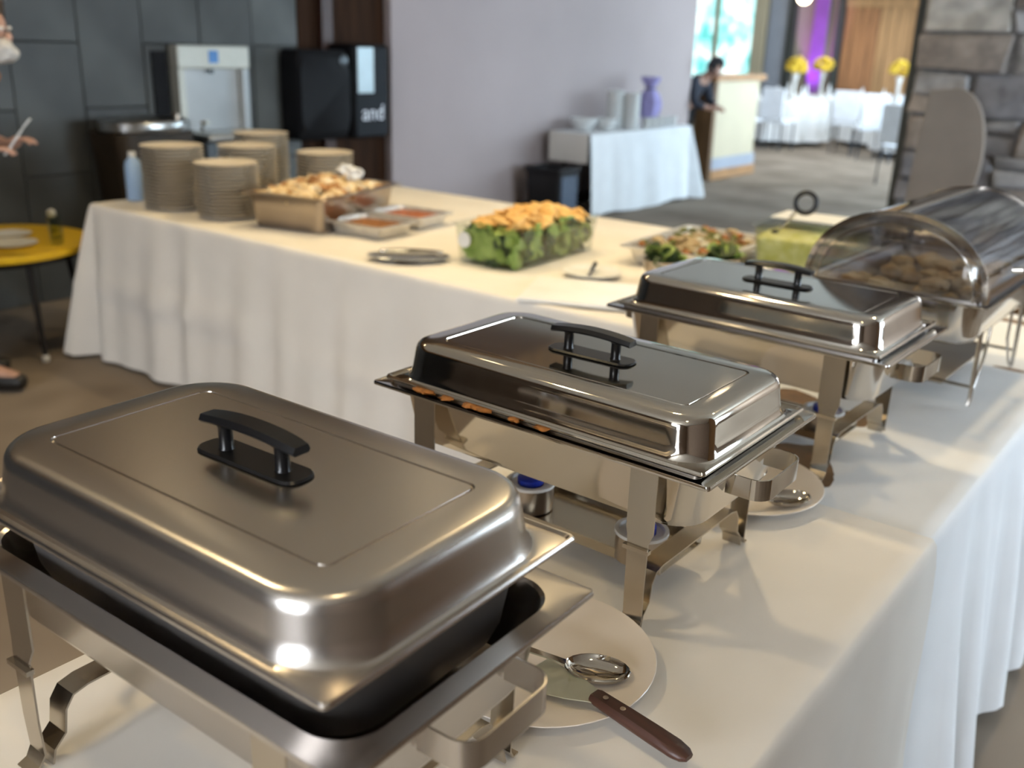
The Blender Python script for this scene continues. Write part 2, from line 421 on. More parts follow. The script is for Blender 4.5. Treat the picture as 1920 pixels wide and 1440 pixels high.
t = thing('uplight', 'small black floor uplight shining purple onto the drape', 'lamp', (-7.87, 19.45, 0))
bm = bm_new(); lathe(bm, [(0.09, 0), (0.10, 0.02), (0.10, 0.14), (0.085, 0.16)], 20); obj('housing', bm, 'black_metal', t, 40)
bm = bm_new(); lathe(bm, [(0.08, 0.158), (0.08, 0.164)], 20); obj('lens', bm, 'white_print', t)
ld = bpy.data.lights.new('purple_lamp', 'SPOT'); ld.energy = 160; ld.color = (0.62, 0.18, 1.0); ld.spot_size = math.radians(38); ld.spot_blend = 0.5; ld.shadow_soft_size = 0.06
lo = bpy.data.objects.new('purple_lamp', ld); C.objects.link(lo); lo.parent = t; lo.location = (0, 0, 0.2)
lo.rotation_euler = Vector((0, 0.55, 1.35)).to_track_quat('-Z', 'Y').to_euler()

# stone fireplace wall on the right
ST = struct(obj('wall_stone', bx(-2.03, 0.9, 7.0, 7.6, 0, CEIL), 'mortar'))
random.seed(31)
z = 0.0
while z < CEIL - 0.02:
    h = random.choice([0.13, 0.19, 0.24, 0.27]); z1 = min(z + h, CEIL)
    x = -2.05
    while x < 0.85:
        w = random.uniform(0.20, 0.60); x1 = min(x + w, 0.9)
        parts = [(z, z1)]
        if z1 - z > 0.16 and random.random() < 0.45:
            zm = z + (z1 - z) * random.uniform(0.35, 0.65); parts = [(z, zm), (zm, z1)]
        for (q0, q1) in parts:
            bm = bx(x + 0.010, x1 - 0.010, 6.95, 7.02, q0 + 0.008, q1 - 0.008)
            for v in bm.verts:
                v.co += Vector((random.uniform(-.03, .02), 0, random.uniform(-.02, .02)))
                if v.co.y < 6.99: v.co.y += random.uniform(-0.045, 0.02)
            bmesh.ops.bevel(bm, geom=bm.edges[:], offset=0.014, segments=1, affect='EDGES')
            obj('stone', bm, random.choice(['stone', 'stone', 'stone2', 'stone2', 'stone3', 'stone4']), ST)
        x = x1
    z = z1
for k in range(11):
    obj('stone', bx(-2.07, -2.02, 7.03 + 0.02 * (k % 2), 7.58, 0.02 + k * 0.26, 0.26 + k * 0.26, bev=0.01), random.choice(['stone', 'stone2']), ST)
struct(obj('trim_8', bx(-2.20, -2.08, 7.3, 7.6, 0, CEIL, bev=0.008), 'dark_trim'))
struct(obj('trim_9', bx(-1.9, 0.9, 6.60, 6.95, 0.0, 0.42, bev=0.03), 'brown_wood'))

# half wall at the hall entrance
hw = struct(bpy.data.objects.new('wall_half', None)); C.objects.link(hw)
obj('end_panel', bx(-5.68, -5.44, 10.86, 10.94, 0.0, 1.16), 'brown_wood', hw)
obj('side_panel', bx(-5.66, -5.46, 10.94, 12.12, 0.2, 1.16), 'cream_paint', hw)
obj('cap', bx(-5.72, -5.40, 10.82, 12.18, 1.16, 1.23, bev=0.008), 'oak', hw)
obj('skirting', bx(-5.66, -5.435, 10.94, 12.14, 0.12, 0.26, bev=0.006), 'grey_paint', hw)
obj('plinth', bx(-5.68, -5.43, 10.94, 12.16, 0.0, 0.12, bev=0.005), 'oak', hw)

# ------------------------------------------------------------------ ceiling lamps
def ceiling_lamp(i, x, y, watts, zc, colr=WARM):
    t = thing('ceiling_light', f'round recessed ceiling spot, number {i} from the camera side', 'ceiling light', (x, y, zc), group='recessed ceiling spots')
    bm = bm_new(); lathe(bm, [(0.085, 0), (0.085, -0.012), (0.07, -0.014), (0.066, -0.002)], 24, True, False); obj('trim_ring', bm, 'lamp_trim', t, 40)
    bm = bm_new(); lathe(bm, [(0.064, -0.003), (0.064, -0.006)], 20); obj('lens', bm, 'lamp_glow', t)
    ld = bpy.data.lights.new('spot_lamp', 'SPOT'); ld.energy = watts; ld.color = colr; ld.spot_size = math.radians(125); ld.spot_blend = 0.7; ld.shadow_soft_size = 0.07
    lo = bpy.data.objects.new('spot_lamp', ld); C.objects.link(lo); lo.parent = t; lo.location = (0, 0, -0.03)
names = ['over the salad end of the buffet', 'over the plate stacks', 'by the slate wall', 'over the roll-top chafing dish', 'beside the nearest chafing dish', 'over the open floor behind the chafing dishes', 'over the aisle beyond the buffet']
for i, (x, y, w) in enumerate(SPOTS):
    ceiling_lamp(i, x, y, w, CEIL)
for i, (x, y, w) in enumerate(HALL_FILL_SPOTS):
    ceiling_lamp(i, x, y, w, 3.6, (0.88, 0.95, 1.0))
lamps = [o for o in C.objects if o.name.startswith('ceiling_light')]
for o, nm in zip(lamps, names + ['added to brighten the round tables of the hall', 'added as fill for the hall chairs']):
    o['label'] = 'round recessed warm ceiling spot ' + nm

# ------------------------------------------------------------------ tablecloths and tables
def cloth(name, x0, x1, y0, y1, z, sides, drop, m, label, seed=0, amp=0.03, lam=0.22, crease=True, flare=0.02, top_amp=0.004, step=0.03, hem=0.0, band=None, corner=0.10, ramp=0.0, tail=0.0):
    bm = bm_new()
    nx = max(2, round((x1 - x0) / step)); ny = max(2, round((y1 - y0) / step))
    def nz(p): return noise.noise(Vector(p))
    V = {}
    for i in range(nx + 1):
        for j in range(ny + 1):
            x = x0 + (x1 - x0) * i / nx; y = y0 + (y1 - y0) * j / ny
            k = abs(nz((x * 3.1 + seed, y * 3.1, seed))) + 0.6 * abs(nz((x * 7 + seed, y * 2.2, 3.3)))
            e = min(1, min(x - x0, x1 - x, y - y0, y1 - y) / 0.06)
            cr = 0.0
            for q in (0.47, 1.02, 1.31, 2.05, 2.75, 3.3):
                cr += math.exp(-(((y - q) + 0.015 * nz((x * 3, q, seed))) / 0.02) ** 2)
            for q in (-3.6, -2.9, -2.2, -1.5, -0.62):
                cr += math.exp(-(((x - q) + 0.015 * nz((q, y * 3, seed))) / 0.02) ** 2)
            V[i, j] = bm.verts.new((x, y, z - top_amp * 2 * k * e - 0.0012 * min(1.0, cr) * e))
    for i in range(nx):
        for j in range(ny):
            bm.faces.new((V[i, j], V[i + 1, j], V[i + 1, j + 1], V[i, j + 1]))
    # skirt: walk the perimeter counter-clockwise
    per = []
    def add(side, pts, n):
        for p in pts: per.append((side, p, n))
    S = {'y-': [(i, 0) for i in range(nx + 1)], 'x+': [(nx, j) for j in range(ny + 1)], 'y+': [(i, ny) for i in range(nx, -1, -1)], 'x-': [(0, j) for j in range(ny, -1, -1)]}
    N = {'y-': (0, -1), 'x+': (1, 0), 'y+': (0, 1), 'x-': (-1, 0)}
    order = ['y-', 'x+', 'y+', 'x-']
    # start so that a missing side is the break
    st = 0
    for k in range(4):
        if order[k - 1] not in sides and order[k] in sides: st = k; break
    seq = [s for s in (order[(st + k) % 4] for k in range(4)) if s in sides]
    closed = len(seq) == 4
    for q, s in enumerate(seq):
        for p in S[s]: per.append((p, N[s], 0.0))
        if q < len(seq) - 1 or closed:
            nxt = seq[(q + 1) % len(seq)]
            n0, n1 = Vector(N[s]), Vector(N[nxt])
            for a in (0.25, 0.5, 0.75):
                d = (n0 * math.cos(a * PI / 2) + n1 * math.sin(a * PI / 2))
                per.append((S[s][-1], tuple(d), math.sin(a * PI)))
    depths = [0.0, 0.004, 0.012, 0.03, 0.06, 0.10, 0.15, 0.20, 0.26, 0.32, 0.38, 0.42, 0.46, 0.5, 0.56, 0.62, 0.68, drop]
    depths = [d for d in depths if d < drop - 0.02] + [drop]
    rows = []; s = 0.0; cols = []
    prev = None
    for (p, n, cf) in per:
        co = V[p].co
        pos = (co.x, co.y)
        if prev is not None: s += math.hypot(pos[0] - prev[0], pos[1] - prev[1]) + 0.02 * (cf > 0)
        prev = pos
        cols.append((p, n, cf, s))
    grid = []
    for d in depths:
        row = []
        g = d / drop
        for (p, n, cf, s) in cols:
            co = V[p].co
            if d == 0.0:
                row.append(V[p]); continue
            f = 0.55 * math.sin(2 * PI * s / lam + 2.2 * nz((s * 1.3 + seed, 0.4, seed))) + 0.45 * math.sin(2 * PI * s / (lam * 0.61) + 3 * nz((s * 2.1, seed, 0.7)) + seed)
            f = 0.5 + 0.5 * f
            wgt = 0.35 + 0.65 * max(0, nz((s * 0.9 + seed, g * 0.8, 5.5)) + 0.5)
            o = min(d, 0.008) + flare * g + amp * (g ** 0.75) * f * wgt + corner * cf * (g ** 0.9)
            if ramp: o = min(d, 0.008) + (o - min(d, 0.008)) * min(1.0, max(0.02, (s - 0.16) / ramp))
            if band: o += 0.016 * math.exp(-((d - band - 0.02 * math.sin(s * 2.0)) / 0.012) ** 2)
            zz = co.z - d + (0.0 if d < 0.008 else 0.0)
            if d == drop: zz += hem * nz((s * 1.7 + seed, 1.1, 2.2)) 
            ty = 0.0
            if tail and n[0] > 0.9:
                ty = tail * (0.25 + 0.75 * math.sin(d * 11 + 0.6) * (0.4 + g)) * max(0.0, 1 - (y1 - co.y) / 0.30) * min(1.0, d / 0.05)
            row.append(bm.verts.new((co.x + n[0] * o, co.y + n[1] * o + ty, zz)))
        grid.append(row)
    for a, b in zip(grid, grid[1:]):
        n = len(a)
        for i in range(n if closed else n - 1):
            j = (i + 1) % n
            q = [a[i], a[j], b[j], b[i]]
            u = []
            for v in q:
                if v not in u: u.append(v)
            if len(u) >= 3:
                try: bm.faces.new(u)
                except ValueError: pass
    o = obj(name, bm, m, None, 70)
    tag(o, label, 'tablecloth')
    return o
def trestle(name, label, x0, x1, y0, y1, z=0.74, legz=0.0):
    t = thing(name, label, 'table', ((x0 + x1) / 2, (y0 + y1) / 2, 0))
    lx, ly = (x1 - x0) / 2 - 0.02, (y1 - y0) / 2 - 0.02
    obj('table_top', bx(-lx, lx, -ly, ly, z - 0.03, z, bev=0.004), 'brown_wood', t)
    for sx in (-1, 1):
        for sy in (-1, 1):
            bm = bm_new(); tube(bm, [(sx * (lx - 0.08), sy * (ly - 0.08), 0), (sx * (lx - 0.08), sy * (ly - 0.08), z - 0.03)], 0.014, 10); obj('leg', bm, 'black_metal', t)
    return t
TZ = 0.75
trestle('folding_table', 'folding table under the cloth carrying the two nearest chafing dishes', -1.07, -0.33, -0.27, 1.54)
trestle('folding_table', 'folding table under the cloth carrying the roll-top chafing dish', -1.07, -0.335, 1.57, 3.36)
trestle('folding_table', 'long table under the cloth carrying plate stacks and salads', -4.30, -1.12, 2.42, 3.86)
cloth('tablecloth', -1.08, -0.32, -0.28, 1.60, TZ, ('x-', 'y-', 'x+'), 0.72, 'cloth', 'cream tablecloth under the two nearest chafing dishes, hanging nearly flat at the side', seed=2.3, amp=0.03, lam=0.34, flare=0.03, tail=0.035)
cloth('tablecloth', -1.078, -0.328, 1.44, 3.38, TZ - 0.006, ('x-', 'y+', 'x+'), 0.715, 'cloth_cool', 'white tablecloth with deep hanging folds under the roll-top chafing dish', seed=5.1, amp=0.12, lam=0.27, flare=0.03, hem=0.02, ramp=0.25)
cloth('tablecloth', -4.33, -1.10, 2.39, 3.90, TZ - 0.003, ('x-', 'y-', 'y+'), 0.73, 'cloth', 'long pale tablecloth of the plate and salad table, creased across its front', seed=8.7, amp=0.075, lam=0.33, flare=0.03, band=0.40, corner=0.16, hem=0.01)

# ------------------------------------------------------------------ chafing dishes
def lid_handle(lid, zt, rz, grip_m='black_plastic'):
    h = obj('handle_base', None or (lambda bm: (rloft(bm, [(0.144, 0.038, 0.015, 0), (0.148, 0.042, 0.017, 0.0015), (0.144, 0.038, 0.015, 0.004)], True, True), bm)[1])(bm_new()), grip_m, lid, 40, (0, 0, zt), (0, 0, rz))
    for sx in (-1, 1):
        bm = bm_new(); lathe(bm, [(0.009, 0.003), (0.0075, 0.006), (0.0075, 0.028), (0.009, 0.030)], 14)
        obj('handle_post', bm, grip_m, lid, 40, (sx * 0.042 * math.cos(rz), sx * 0.042 * math.sin(rz), zt), (0, 0, rz))
    bm = bm_new(); rings = []
    n = 14
    for i in range(n + 1):
        x = -0.070 + 0.140 * i / n
        k = 1 - abs(2 * i / n - 1) ** 6
        w = 0.011 + 0.003 * k; zc = 0.031 + 0.006 * (1 - (2 * i / n - 1) ** 2)
        rings.append([(x, -w, zc), (x, -w * 0.75, zc + 0.006), (x, w * 0.75, zc + 0.006), (x, w, zc), (x, w * 0.8, zc - 0.003), (x, -w * 0.8, zc - 0.003)])
    loft(bm, rings, True, True)
    obj('handle_grip', bm, grip_m, lid, 35, (0, 0, zt), (0, 0, rz))
def chafer(label, loc, rz, HR, PL, PW, LL, LW, pl, pw, raise_, lid_m, body_m, hrot, tilt=0.0, rc=0.07, shelf=True):
    t = thing('chafing_dish', label, 'chafing dish', loc, rz)
    # water pan
    bm = bm_new(); oL, oW = PL - 0.054, PW - 0.054
    rloft(bm, [(oL - 0.05, oW - 0.05, 0.04, HR - 0.098), (oL - 0.028, oW - 0.028, 0.05, HR - 0.094), (oL - 0.014, oW - 0.014, 0.055, HR - 0.082), (oL + 0.006, oW + 0.006, 0.052, HR - 0.008),
               (oL + 0.010, oW + 0.010, 0.05, HR - 0.003), (PL - 0.004, PW - 0.004, 0.005, HR - 0.0035), (PL - 0.001, PW - 0.001, 0.005, HR - 0.006), (PL, PW, 0.005, HR - 0.003), (PL - 0.002, PW - 0.002, 0.005, HR),
               (PL - 0.008, PW - 0.008, 0.008, HR - 0.001), (oL + 0.006, oW + 0.006, 0.045, HR - 0.001), (oL, oW, 0.045, HR - 0.004), (oL - 0.006, oW - 0.006, 0.045, HR - 0.02), (oL - 0.03, oW - 0.03, 0.045, HR - 0.085), (oL - 0.06, oW - 0.06, 0.04, HR - 0.092)], True, True, 8)
    obj('water_pan', bm, body_m, t, 35)
    # food pan
    rz0 = HR + raise_ + (0.003 if raise_ else 0.001)
    fL, fW = LL - 0.02, LW - 0.014
    gL, gW = min(fL - 0.03, oL - 0.034), min(fW - 0.03, oW - 0.026)
    bm = bm_new()
    rloft(bm, [(gL - 0.05, gW - 0.05, 0.04, rz0 - 0.092), (gL - 0.03, gW - 0.03, 0.05, rz0 - 0.088), (gL - 0.016, gW - 0.016, 0.052, rz0 - 0.07), (gL, gW, 0.05, rz0 - 0.004), (fL, fW, 0.008, rz0 - 0.003), (fL, fW, 0.008, rz0),
               (gL + 0.006, gW + 0.006, 0.046, rz0), (gL - 0.004, gW - 0.004, 0.046, rz0 - 0.006), (gL - 0.02, gW - 0.02, 0.046, rz0 - 0.07), (gL - 0.05, gW - 0.05, 0.04, rz0 - 0.088)], True, True, 8)
    obj('food_pan', bm, 'satin_dark', t, 35)
    # lid
    bm = bm_new(); z = HR + 0.006 + raise_
    top = 0.061
    rloft(bm, [(LL - 0.03, LW - 0.03, 0.02, z - 0.003), (LL - 0.004, LW - 0.004, 0.006, z - 0.003), (LL, LW, 0.006, z - 0.001), (LL, LW, 0.006, z + 0.0015), (LL - 0.003, LW - 0.003, 0.006, z + 0.004), (LL - 0.007, LW - 0.007, 0.007, z + 0.004), (LL - 0.011, LW - 0.011, 0.009, z + 0.001),
               (LL - 0.019, LW - 0.019, rc * 0.86, z + 0.001), (LL - 0.025, LW - 0.025, rc * 0.94, z + 0.0035), (LL - 0.030, LW - 0.030, rc, z + 0.010), (LL - 0.034, LW - 0.034, rc, z + 0.022), (LL - 0.039, LW - 0.039, rc, z + 0.043), (LL - 0.0415, LW - 0.0415, rc * 0.99, z + 0.0505),
               (LL - 0.047, LW - 0.047, rc * 0.96, z + 0.0560), (LL - 0.055, LW - 0.055, rc * 0.9, z + 0.0592), (LL - 0.068, LW - 0.068, rc * 0.8, z + 0.0606), (pl + 0.014, pw + 0.014, 0.018, z + top),
               (pl + 0.0035, pw + 0.0035, 0.013, z + top), (pl + 0.0015, pw + 0.0015, 0.012, z + top - 0.003), (pl - 0.0015, pw - 0.0015, 0.011, z + top - 0.003), (pl - 0.004, pw - 0.004, 0.010, z + top - 0.0004)], False, True, 10)
    lid = obj('lid', bm, lid_m, t, 28)
    zt = z + top - 0.0004
    lid_handle(lid, zt, hrot)
    if tilt: lid.rotation_euler = (tilt, 0, 0)
    # stand: four legs, two braces, shelf
    ly = oW / 2 + 0.012; lx = 0.198
    for sx in (-1, 1):
        for sy in (-1, 1):
            bm = bm_new()
            strip(bm, [(sx * lx, sy * ly, HR - 0.006), (sx * lx, sy * ly, HR - 0.10), (sx * lx, sy * (ly + 0.003), HR - 0.115), (sx * lx, sy * (ly + 0.003), 0.06), (sx * lx, sy * (ly + 0.001), 0.016), (sx * lx, sy * (ly + 0.008), 0.004), (sx * lx, sy * (ly + 0.02), 0.0015)], (1, 0, 0), [0.042, 0.042, 0.032, 0.030, 0.030, 0.028, 0.024], 0.0024)
            leg = obj('leg', bm, 'strip', t, 30)
            obj('leg_clip', bx(sx * lx - 0.020, sx * lx + 0.020, sy * ly + (0.0012 if sy > 0 else -0.010), sy * ly + (0.010 if sy > 0 else -0.0012), HR - 0.128, HR - 0.122), 'strip', leg)
        bm = bm_new(); xb = sx * (lx - 0.004)
        yy = ly - 0.004
        strip(bm, [(xb, -yy, 0.003), (xb, -yy + 0.004, 0.02), (xb, -yy + 0.018, 0.034), (xb, -yy + 0.022, 0.062), (xb, -yy + 0.032, 0.076), (xb, -yy + 0.05, 0.08), (xb, yy - 0.05, 0.08), (xb, yy - 0.032, 0.076), (xb, yy - 0.022, 0.062), (xb, yy - 0.018, 0.034), (xb, yy - 0.004, 0.02), (xb, yy, 0.003)], (1, 0, 0), 0.032, 0.0024)
        obj('cross_brace', bm, 'strip', t, 30)
    bm = bm_new()
    if shelf:
      rings = [[(x, y, zz) for y, zz in ((-0.065, 0.052), (-0.062, 0.036), (0.062, 0.036), (0.065, 0.052), (0.067, 0.052), (0.064, 0.034), (-0.064, 0.034), (-0.067, 0.052))] for x in (-lx + 0.015, lx - 0.015)]
      loft(bm, rings, True, True); obj('fuel_shelf', bm, 'strip', t, 30)
    for sx in (-1, 1):
        bm = bm_new(); xe = oL / 2 - 0.002; xo = PL / 2 + 0.028; zc = HR - 0.040
        pts = [(xe, -0.062)] + [(xo - 0.022, -0.062)] + arc(xo - 0.022, -0.040, 0.022, -90, 0, 6)[1:] + arc(xo - 0.022, 0.040, 0.022, 0, 90, 6) + [(xe, 0.062)]
        strip(bm, [(sx * a, b, zc) for a, b in pts], (0, 0, 1), 0.030, 0.0022)
        obj('side_handle', bm, 'polish' if body_m != 'satin' else 'satin', t, 40)
    return t
D = math.radians
chafer('nearest satin steel chafing dish, lid raised on a dark food pan', (-0.739, 0.548, TZ), D(1.66), 0.252, 0.600, 0.349, 0.554, 0.339, 0.411, 0.199, 0.046, 'satin', 'satin', D(0.5), rc=0.072, shelf=False)
chafer('mirror polished steel chafing dish in the middle, food showing under its lid rim', (-0.766, 1.200, TZ), D(-0.18), 0.252, 0.596, 0.352, 0.566, 0.326, 0.435, 0.195, 0.0, 'polish', 'polish', D(2), rc=0.05)
chafer('third steel chafing dish, the one next to the roll-top, warm glow on its lid', (-0.757, 1.872, TZ), D(-1.2), 0.252, 0.598, 0.350, 0.556, 0.330, 0.435, 0.205, 0.0, 'polish2', 'polish2', D(2), rc=0.045)

# fried bits poking out beneath the middle lid
random.seed(5)
for i, xx in enumerate([-0.205, -0.19, -0.15, -0.105, -0.09, -0.075, -0.02, 0.03]):
    bm = bm_new(); blob(bm, (0, 0, 0), (0.012, 0.007, 0.0032), i, 0.7, 2)
    tag(obj('fried_piece', bm, 'fried', None, 60, (-0.766 + xx, 1.200 - 0.176 + 0.012, TZ + 0.2555), (0, 0, random.uniform(-.5, .5))), 'small orange fried piece caught on the rim of the mirror polished chafing dish', 'food', 'fried pieces on the rim')

def fuel_can(x, y, label, z=TZ + 0.0365):
    t = thing('fuel_can', label, 'fuel can', (x, y, z))
    bm = bm_new(); lathe(bm, [(0.036, 0), (0.039, 0.002), (0.039, 0.042)], 28); obj('can_body', bm, 'pan_steel', t, 40)
    bm = bm_new(); lathe(bm, [(0.039, 0.042), (0.041, 0.043), (0.041, 0.048), (0.035, 0.048), (0.034, 0.043)], 28, True, True); obj('can_rim', bm, 'can_white', t, 40)
    bm = bm_new(); lathe(bm, [(0.022, 0.0435), (0.022, 0.054), (0.018, 0.057)], 20); obj('burner_cap', bm, 'can_blue', t, 40)
fuel_can(-0.632, 1.16, 'white fuel can with blue cap near the right end of the polished chafing dish')
fuel_can(-0.86, 1.185, 'white fuel can with blue cap near the left end of the polished chafing dish')
fuel_can(-0.62, 1.86, 'white fuel can under the chafing dish next to the roll-top')

# ------------------------------------------------------------------ plates and servers on the front table
def plate_bm(r, h, n=48):
    bm = bm_new()
    lathe(bm, [(r * 0.60, 0), (r * 0.62, 0.002), (r * 0.66, 0.004), (r * 0.97, h - 0.003), (r, h - 0.001), (r * 0.995, h), (r * 0.96, h - 0.0005), (r * 0.70, 0.0075), (r * 0.60, 0.0055), (0.001, 0.005)], n)
    return bm
tag(obj('plate', plate_bm(0.152, 0.019), 'plate', None, 40, (-0.619, 0.889, TZ)), 'white plate by the nearest chafing dish holding spoon and spatula', 'plate')
tag(obj('plate', plate_bm(0.150, 0.019), 'plate', None, 40, (-0.657, 1.566, TZ)), 'white plate between the second and third chafing dishes holding one spoon', 'plate')
def spoon(label, loc, rz, L=0.20, m='polish', tilt=0.0):
    t = thing('serving_spoon', label, 'spoon', loc, rz); t.rotation_euler = (0, tilt, rz)
    bm = bm_new(); n = 20; rings = []
    for k, (s, zz) in enumerate([(1.0, 0.0125), (0.9, 0.007), (0.7, 0.003), (0.4, 0.0008), (0.05, 0.0)]):
        rings.append([(0.042 * s * math.cos(2 * PI * i / n) * (1.05 if math.cos(2 * PI * i / n) > 0 else 1.0), 0.029 * s * math.sin(2 * PI * i / n), zz) for i in range(n)])
    inner = [[(x * 0.97, y_ * 0.97, zz + 0.0012) for x, y_, zz in r] for r in rings]
    loft(bm, list(reversed(inner)) and rings[::-1] + inner, False, False)
    obj('bowl', bm, m, t, 60)
    bm = bm_new()
    strip(bm, [(-0.040, 0, 0.0125), (-0.06, 0, 0.018), (-0.10, 0, 0.026), (-L * 0.75, 0, 0.030), (-L, 0, 0.030)], (0, 1, 0), [0.012, 0.009, 0.011, 0.016, 0.020], 0.0022)
    obj('handle', bm, m, t, 40)
    return t
ang = math.atan2(0.918 - 0.871, -0.502 + 0.600)
spoon('steel serving spoon lying on the plate by the nearest chafing dish', (-0.540, 0.903, TZ + 0.0085), ang, 0.17)
spoon('steel serving spoon lying alone on the plate between chafing dishes', (-0.552, 1.535, TZ + 0.013), math.radians(55), 0.15)
# spatula
t = thing('spatula', 'turner with riveted dark wooden handle resting across the near plate', 'spatula', (-0.505, 0.846, TZ + 0.019), math.atan2(0.827 - 0.842, -0.373 + 0.504))
bm = bm_new()
strip(bm, [(-0.105, 0, -0.0075), (-0.06, 0, -0.004), (-0.03, 0, 0.001), (0.0, 0, 0.007), (0.02, 0, 0.0085)], (0, 1, 0), [0.062, 0.060, 0.046, 0.024, 0.018], 0.0014)
obj('blade', bm, 'blade', t, 40)
bm = bm_new(); rings = []
for x, w, hh in ((-0.002, 0.010, 0.005), (0.004, 0.0115, 0.0065), (0.05, 0.0125, 0.0075), (0.09, 0.0135, 0.0075), (0.118, 0.014, 0.007), (0.130, 0.012, 0.0055), (0.137, 0.007, 0.003)):
    rings.append([(x, w * a, 0.009 + hh * b - x * 0.045) for a, b in ((1, 0.3), (0.7, 1), (-0.7, 1), (-1, 0.3), (-1, -0.3), (-0.7, -1), (0.7, -1), (1, -0.3))])
loft(bm, rings, True, True)
hd = obj('handle', bm, 'wood_handle', t, 50)
for x in (0.016, 0.042):
    bm = bm_new(); lathe(bm, [(0.0035, 0.0), (0.0035, 0.0006), (0.002, 0.001)], 12, c=(x, 0, 0.0155 - x * 0.045 + 0.0009)); obj('rivet', bm, 'rivet', hd)

# ------------------------------------------------------------------ roll-top chafing dish
t = thing('roll_top_chafing_dish', 'roll-top chafing dish with clear domed cover and steel rims', 'chafing dish', (-0.625, 2.53, TZ), D(-1.0))
HX, HY, HZ, DH = 0.205, 0.315, 0.265, 0.175
bm = bm_new()
rloft(bm, [(0.32, 0.54, 0.04, HZ - 0.105), (0.35, 0.57, 0.05, HZ - 0.098), (0.37, 0.59, 0.055, HZ - 0.08), (0.385, 0.605, 0.05, HZ - 0.01), (0.405, 0.625, 0.015, HZ - 0.008), (2 * HX + 0.012, 2 * HY + 0.012, 0.015, HZ - 0.004), (2 * HX + 0.012, 2 * HY + 0.012, 0.015, HZ),
           (0.37, 0.59, 0.04, HZ), (0.355, 0.575, 0.04, HZ - 0.02), (0.34, 0.56, 0.04, HZ - 0.085)], True, True, 8)
obj('water_pan', bm, 'polish2', t, 35)
bm = bm_new(); rloft(bm, [(0.30, 0.52, 0.03, HZ - 0.05), (0.345, 0.565, 0.03, HZ - 0.002), (0.375, 0.60, 0.01, HZ + 0.001), (0.375, 0.60, 0.01, HZ + 0.003), (0.34, 0.56, 0.03, HZ + 0.002), (0.30, 0.52, 0.03, HZ - 0.046)], True, True, 6)
obj('food_pan', bm, 'satin_dark', t, 35)
def domepts(hx, dh, n=28):
    return [(hx * math.cos(PI * i / n), HZ + 0.004 + dh * math.sin(PI * i / n) ** 0.92) for i in range(n + 1)]
bm = bm_new(); o_, i_ = domepts(HX - 0.004, DH - 0.003), domepts(HX - 0.007, DH - 0.006)
loft(bm, [[(x, yy, z) for x, z in o_] + [(x, yy, z) for x, z in reversed(i_)] for yy in (-HY + 0.012, HY - 0.012)], True, True)
cov = obj('cover', bm, 'rolltop_clear', t, 40)
for s in (-1, 1):
    bm = bm_new(); dp = domepts(HX - 0.010, DH - 0.008)
    loft(bm, [[(x, s * (HY - 0.006), z) for x, z in dp], [(x, s * (HY - 0.009), z) for x, z in dp]], True, True); obj('end_panel', bm, 'rolltop_clear', t)
    bm = bm_new(); a, b = domepts(HX, DH), domepts(HX - 0.011, DH - 0.011)
    loft(bm, [[(x, s * HY, z) for x, z in a] + [(x, s * HY, z) for x, z in reversed(b)], [(x, s * (HY - 0.016), z) for x, z in a] + [(x, s * (HY - 0.016), z) for x, z in reversed(b)]], True, True)
    obj('rim_band', bm, 'polish2', t, 30)
    bm = bm_new(); a, b = domepts(HX - 0.028, DH - 0.028), domepts(HX - 0.032, DH - 0.032)
    loft(bm, [[(x, s * (HY - 0.002), z) for x, z in a] + [(x, s * (HY - 0.002), z) for x, z in reversed(b)], [(x, s * (HY - 0.008), z) for x, z in a] + [(x, s * (HY - 0.008), z) for x, z in reversed(b)]], True, True)
    obj('inner_band', bm, 'polish2', t, 30)
bm = bm_new(); box(bm, -0.008, 0.008, -HY + 0.014, HY - 0.014, HZ + DH - 0.004, HZ + DH + 0.003); obj('ridge_bar', bm, 'polish2', t)
bm = bm_new(); tube(bm, [(HX + 0.002, -0.14, HZ + 0.055), (HX + 0.034, -0.14, HZ + 0.06), (HX + 0.034, 0.14, HZ + 0.06), (HX + 0.002, 0.14, HZ + 0.055)], 0.006, 10); obj('cover_handle', bm, 'polish2', t, 50)
for yy in (-0.14, -0.05, 0.05, 0.14):
    bm = bm_new(); bmesh.ops.create_uvsphere(bm, u_segments=12, v_segments=8, radius=0.012); bmesh.ops.translate(bm, vec=(HX + 0.034, yy, HZ + 0.06), verts=bm.verts); obj('knob', bm, 'polish2', t, 60)
for sy in (-1, 1):
    for sx in (-1, 1):
        bm = bm_new(); xx = sx * 0.178; y0 = sy * 0.20
        tube(bm, [(xx, y0 - sy * 0.012, HZ - 0.02), (xx + sx * 0.004, y0, 0.12), (xx + sx * 0.006, y0, 0.02), (xx + sx * 0.004, y0 + sy * 0.004, 0.006)], 0.005, 8); obj('leg', bm, 'polish2', t, 50)
        bm = bm_new()
        tube(bm, [(xx, y0 - sy * 0.10, HZ - 0.08), (xx, y0 - sy * 0.09, 0.10), (xx, y0 - sy * 0.03, 0.03), (xx + sx * 0.004, y0 - sy * 0.004, 0.006)], 0.0035, 8); obj('leg_brace', bm, 'polish2', t, 50)
    bm = bm_new(); tube(bm, [(-0.178, sy * 0.20, 0.05), (0.178, sy * 0.20, 0.05)], 0.0045, 8); obj('crossbar', bm, 'polish2', t)
obj('fuel_shelf', bx(-0.12, 0.12, -0.21, 0.21, 0.045, 0.052, bev=0.002), 'strip', t)
bm = bm_new(); rnd = random.Random(3)
for i in range(46):
    blob(bm, (rnd.uniform(-.13, .13), rnd.uniform(-.24, .24), HZ - 0.03 + rnd.uniform(0, .03)), (0.03, 0.03, 0.018), i, 0.4, 1)
stuff(obj('hot_food', bm, 'bread', t, 60))

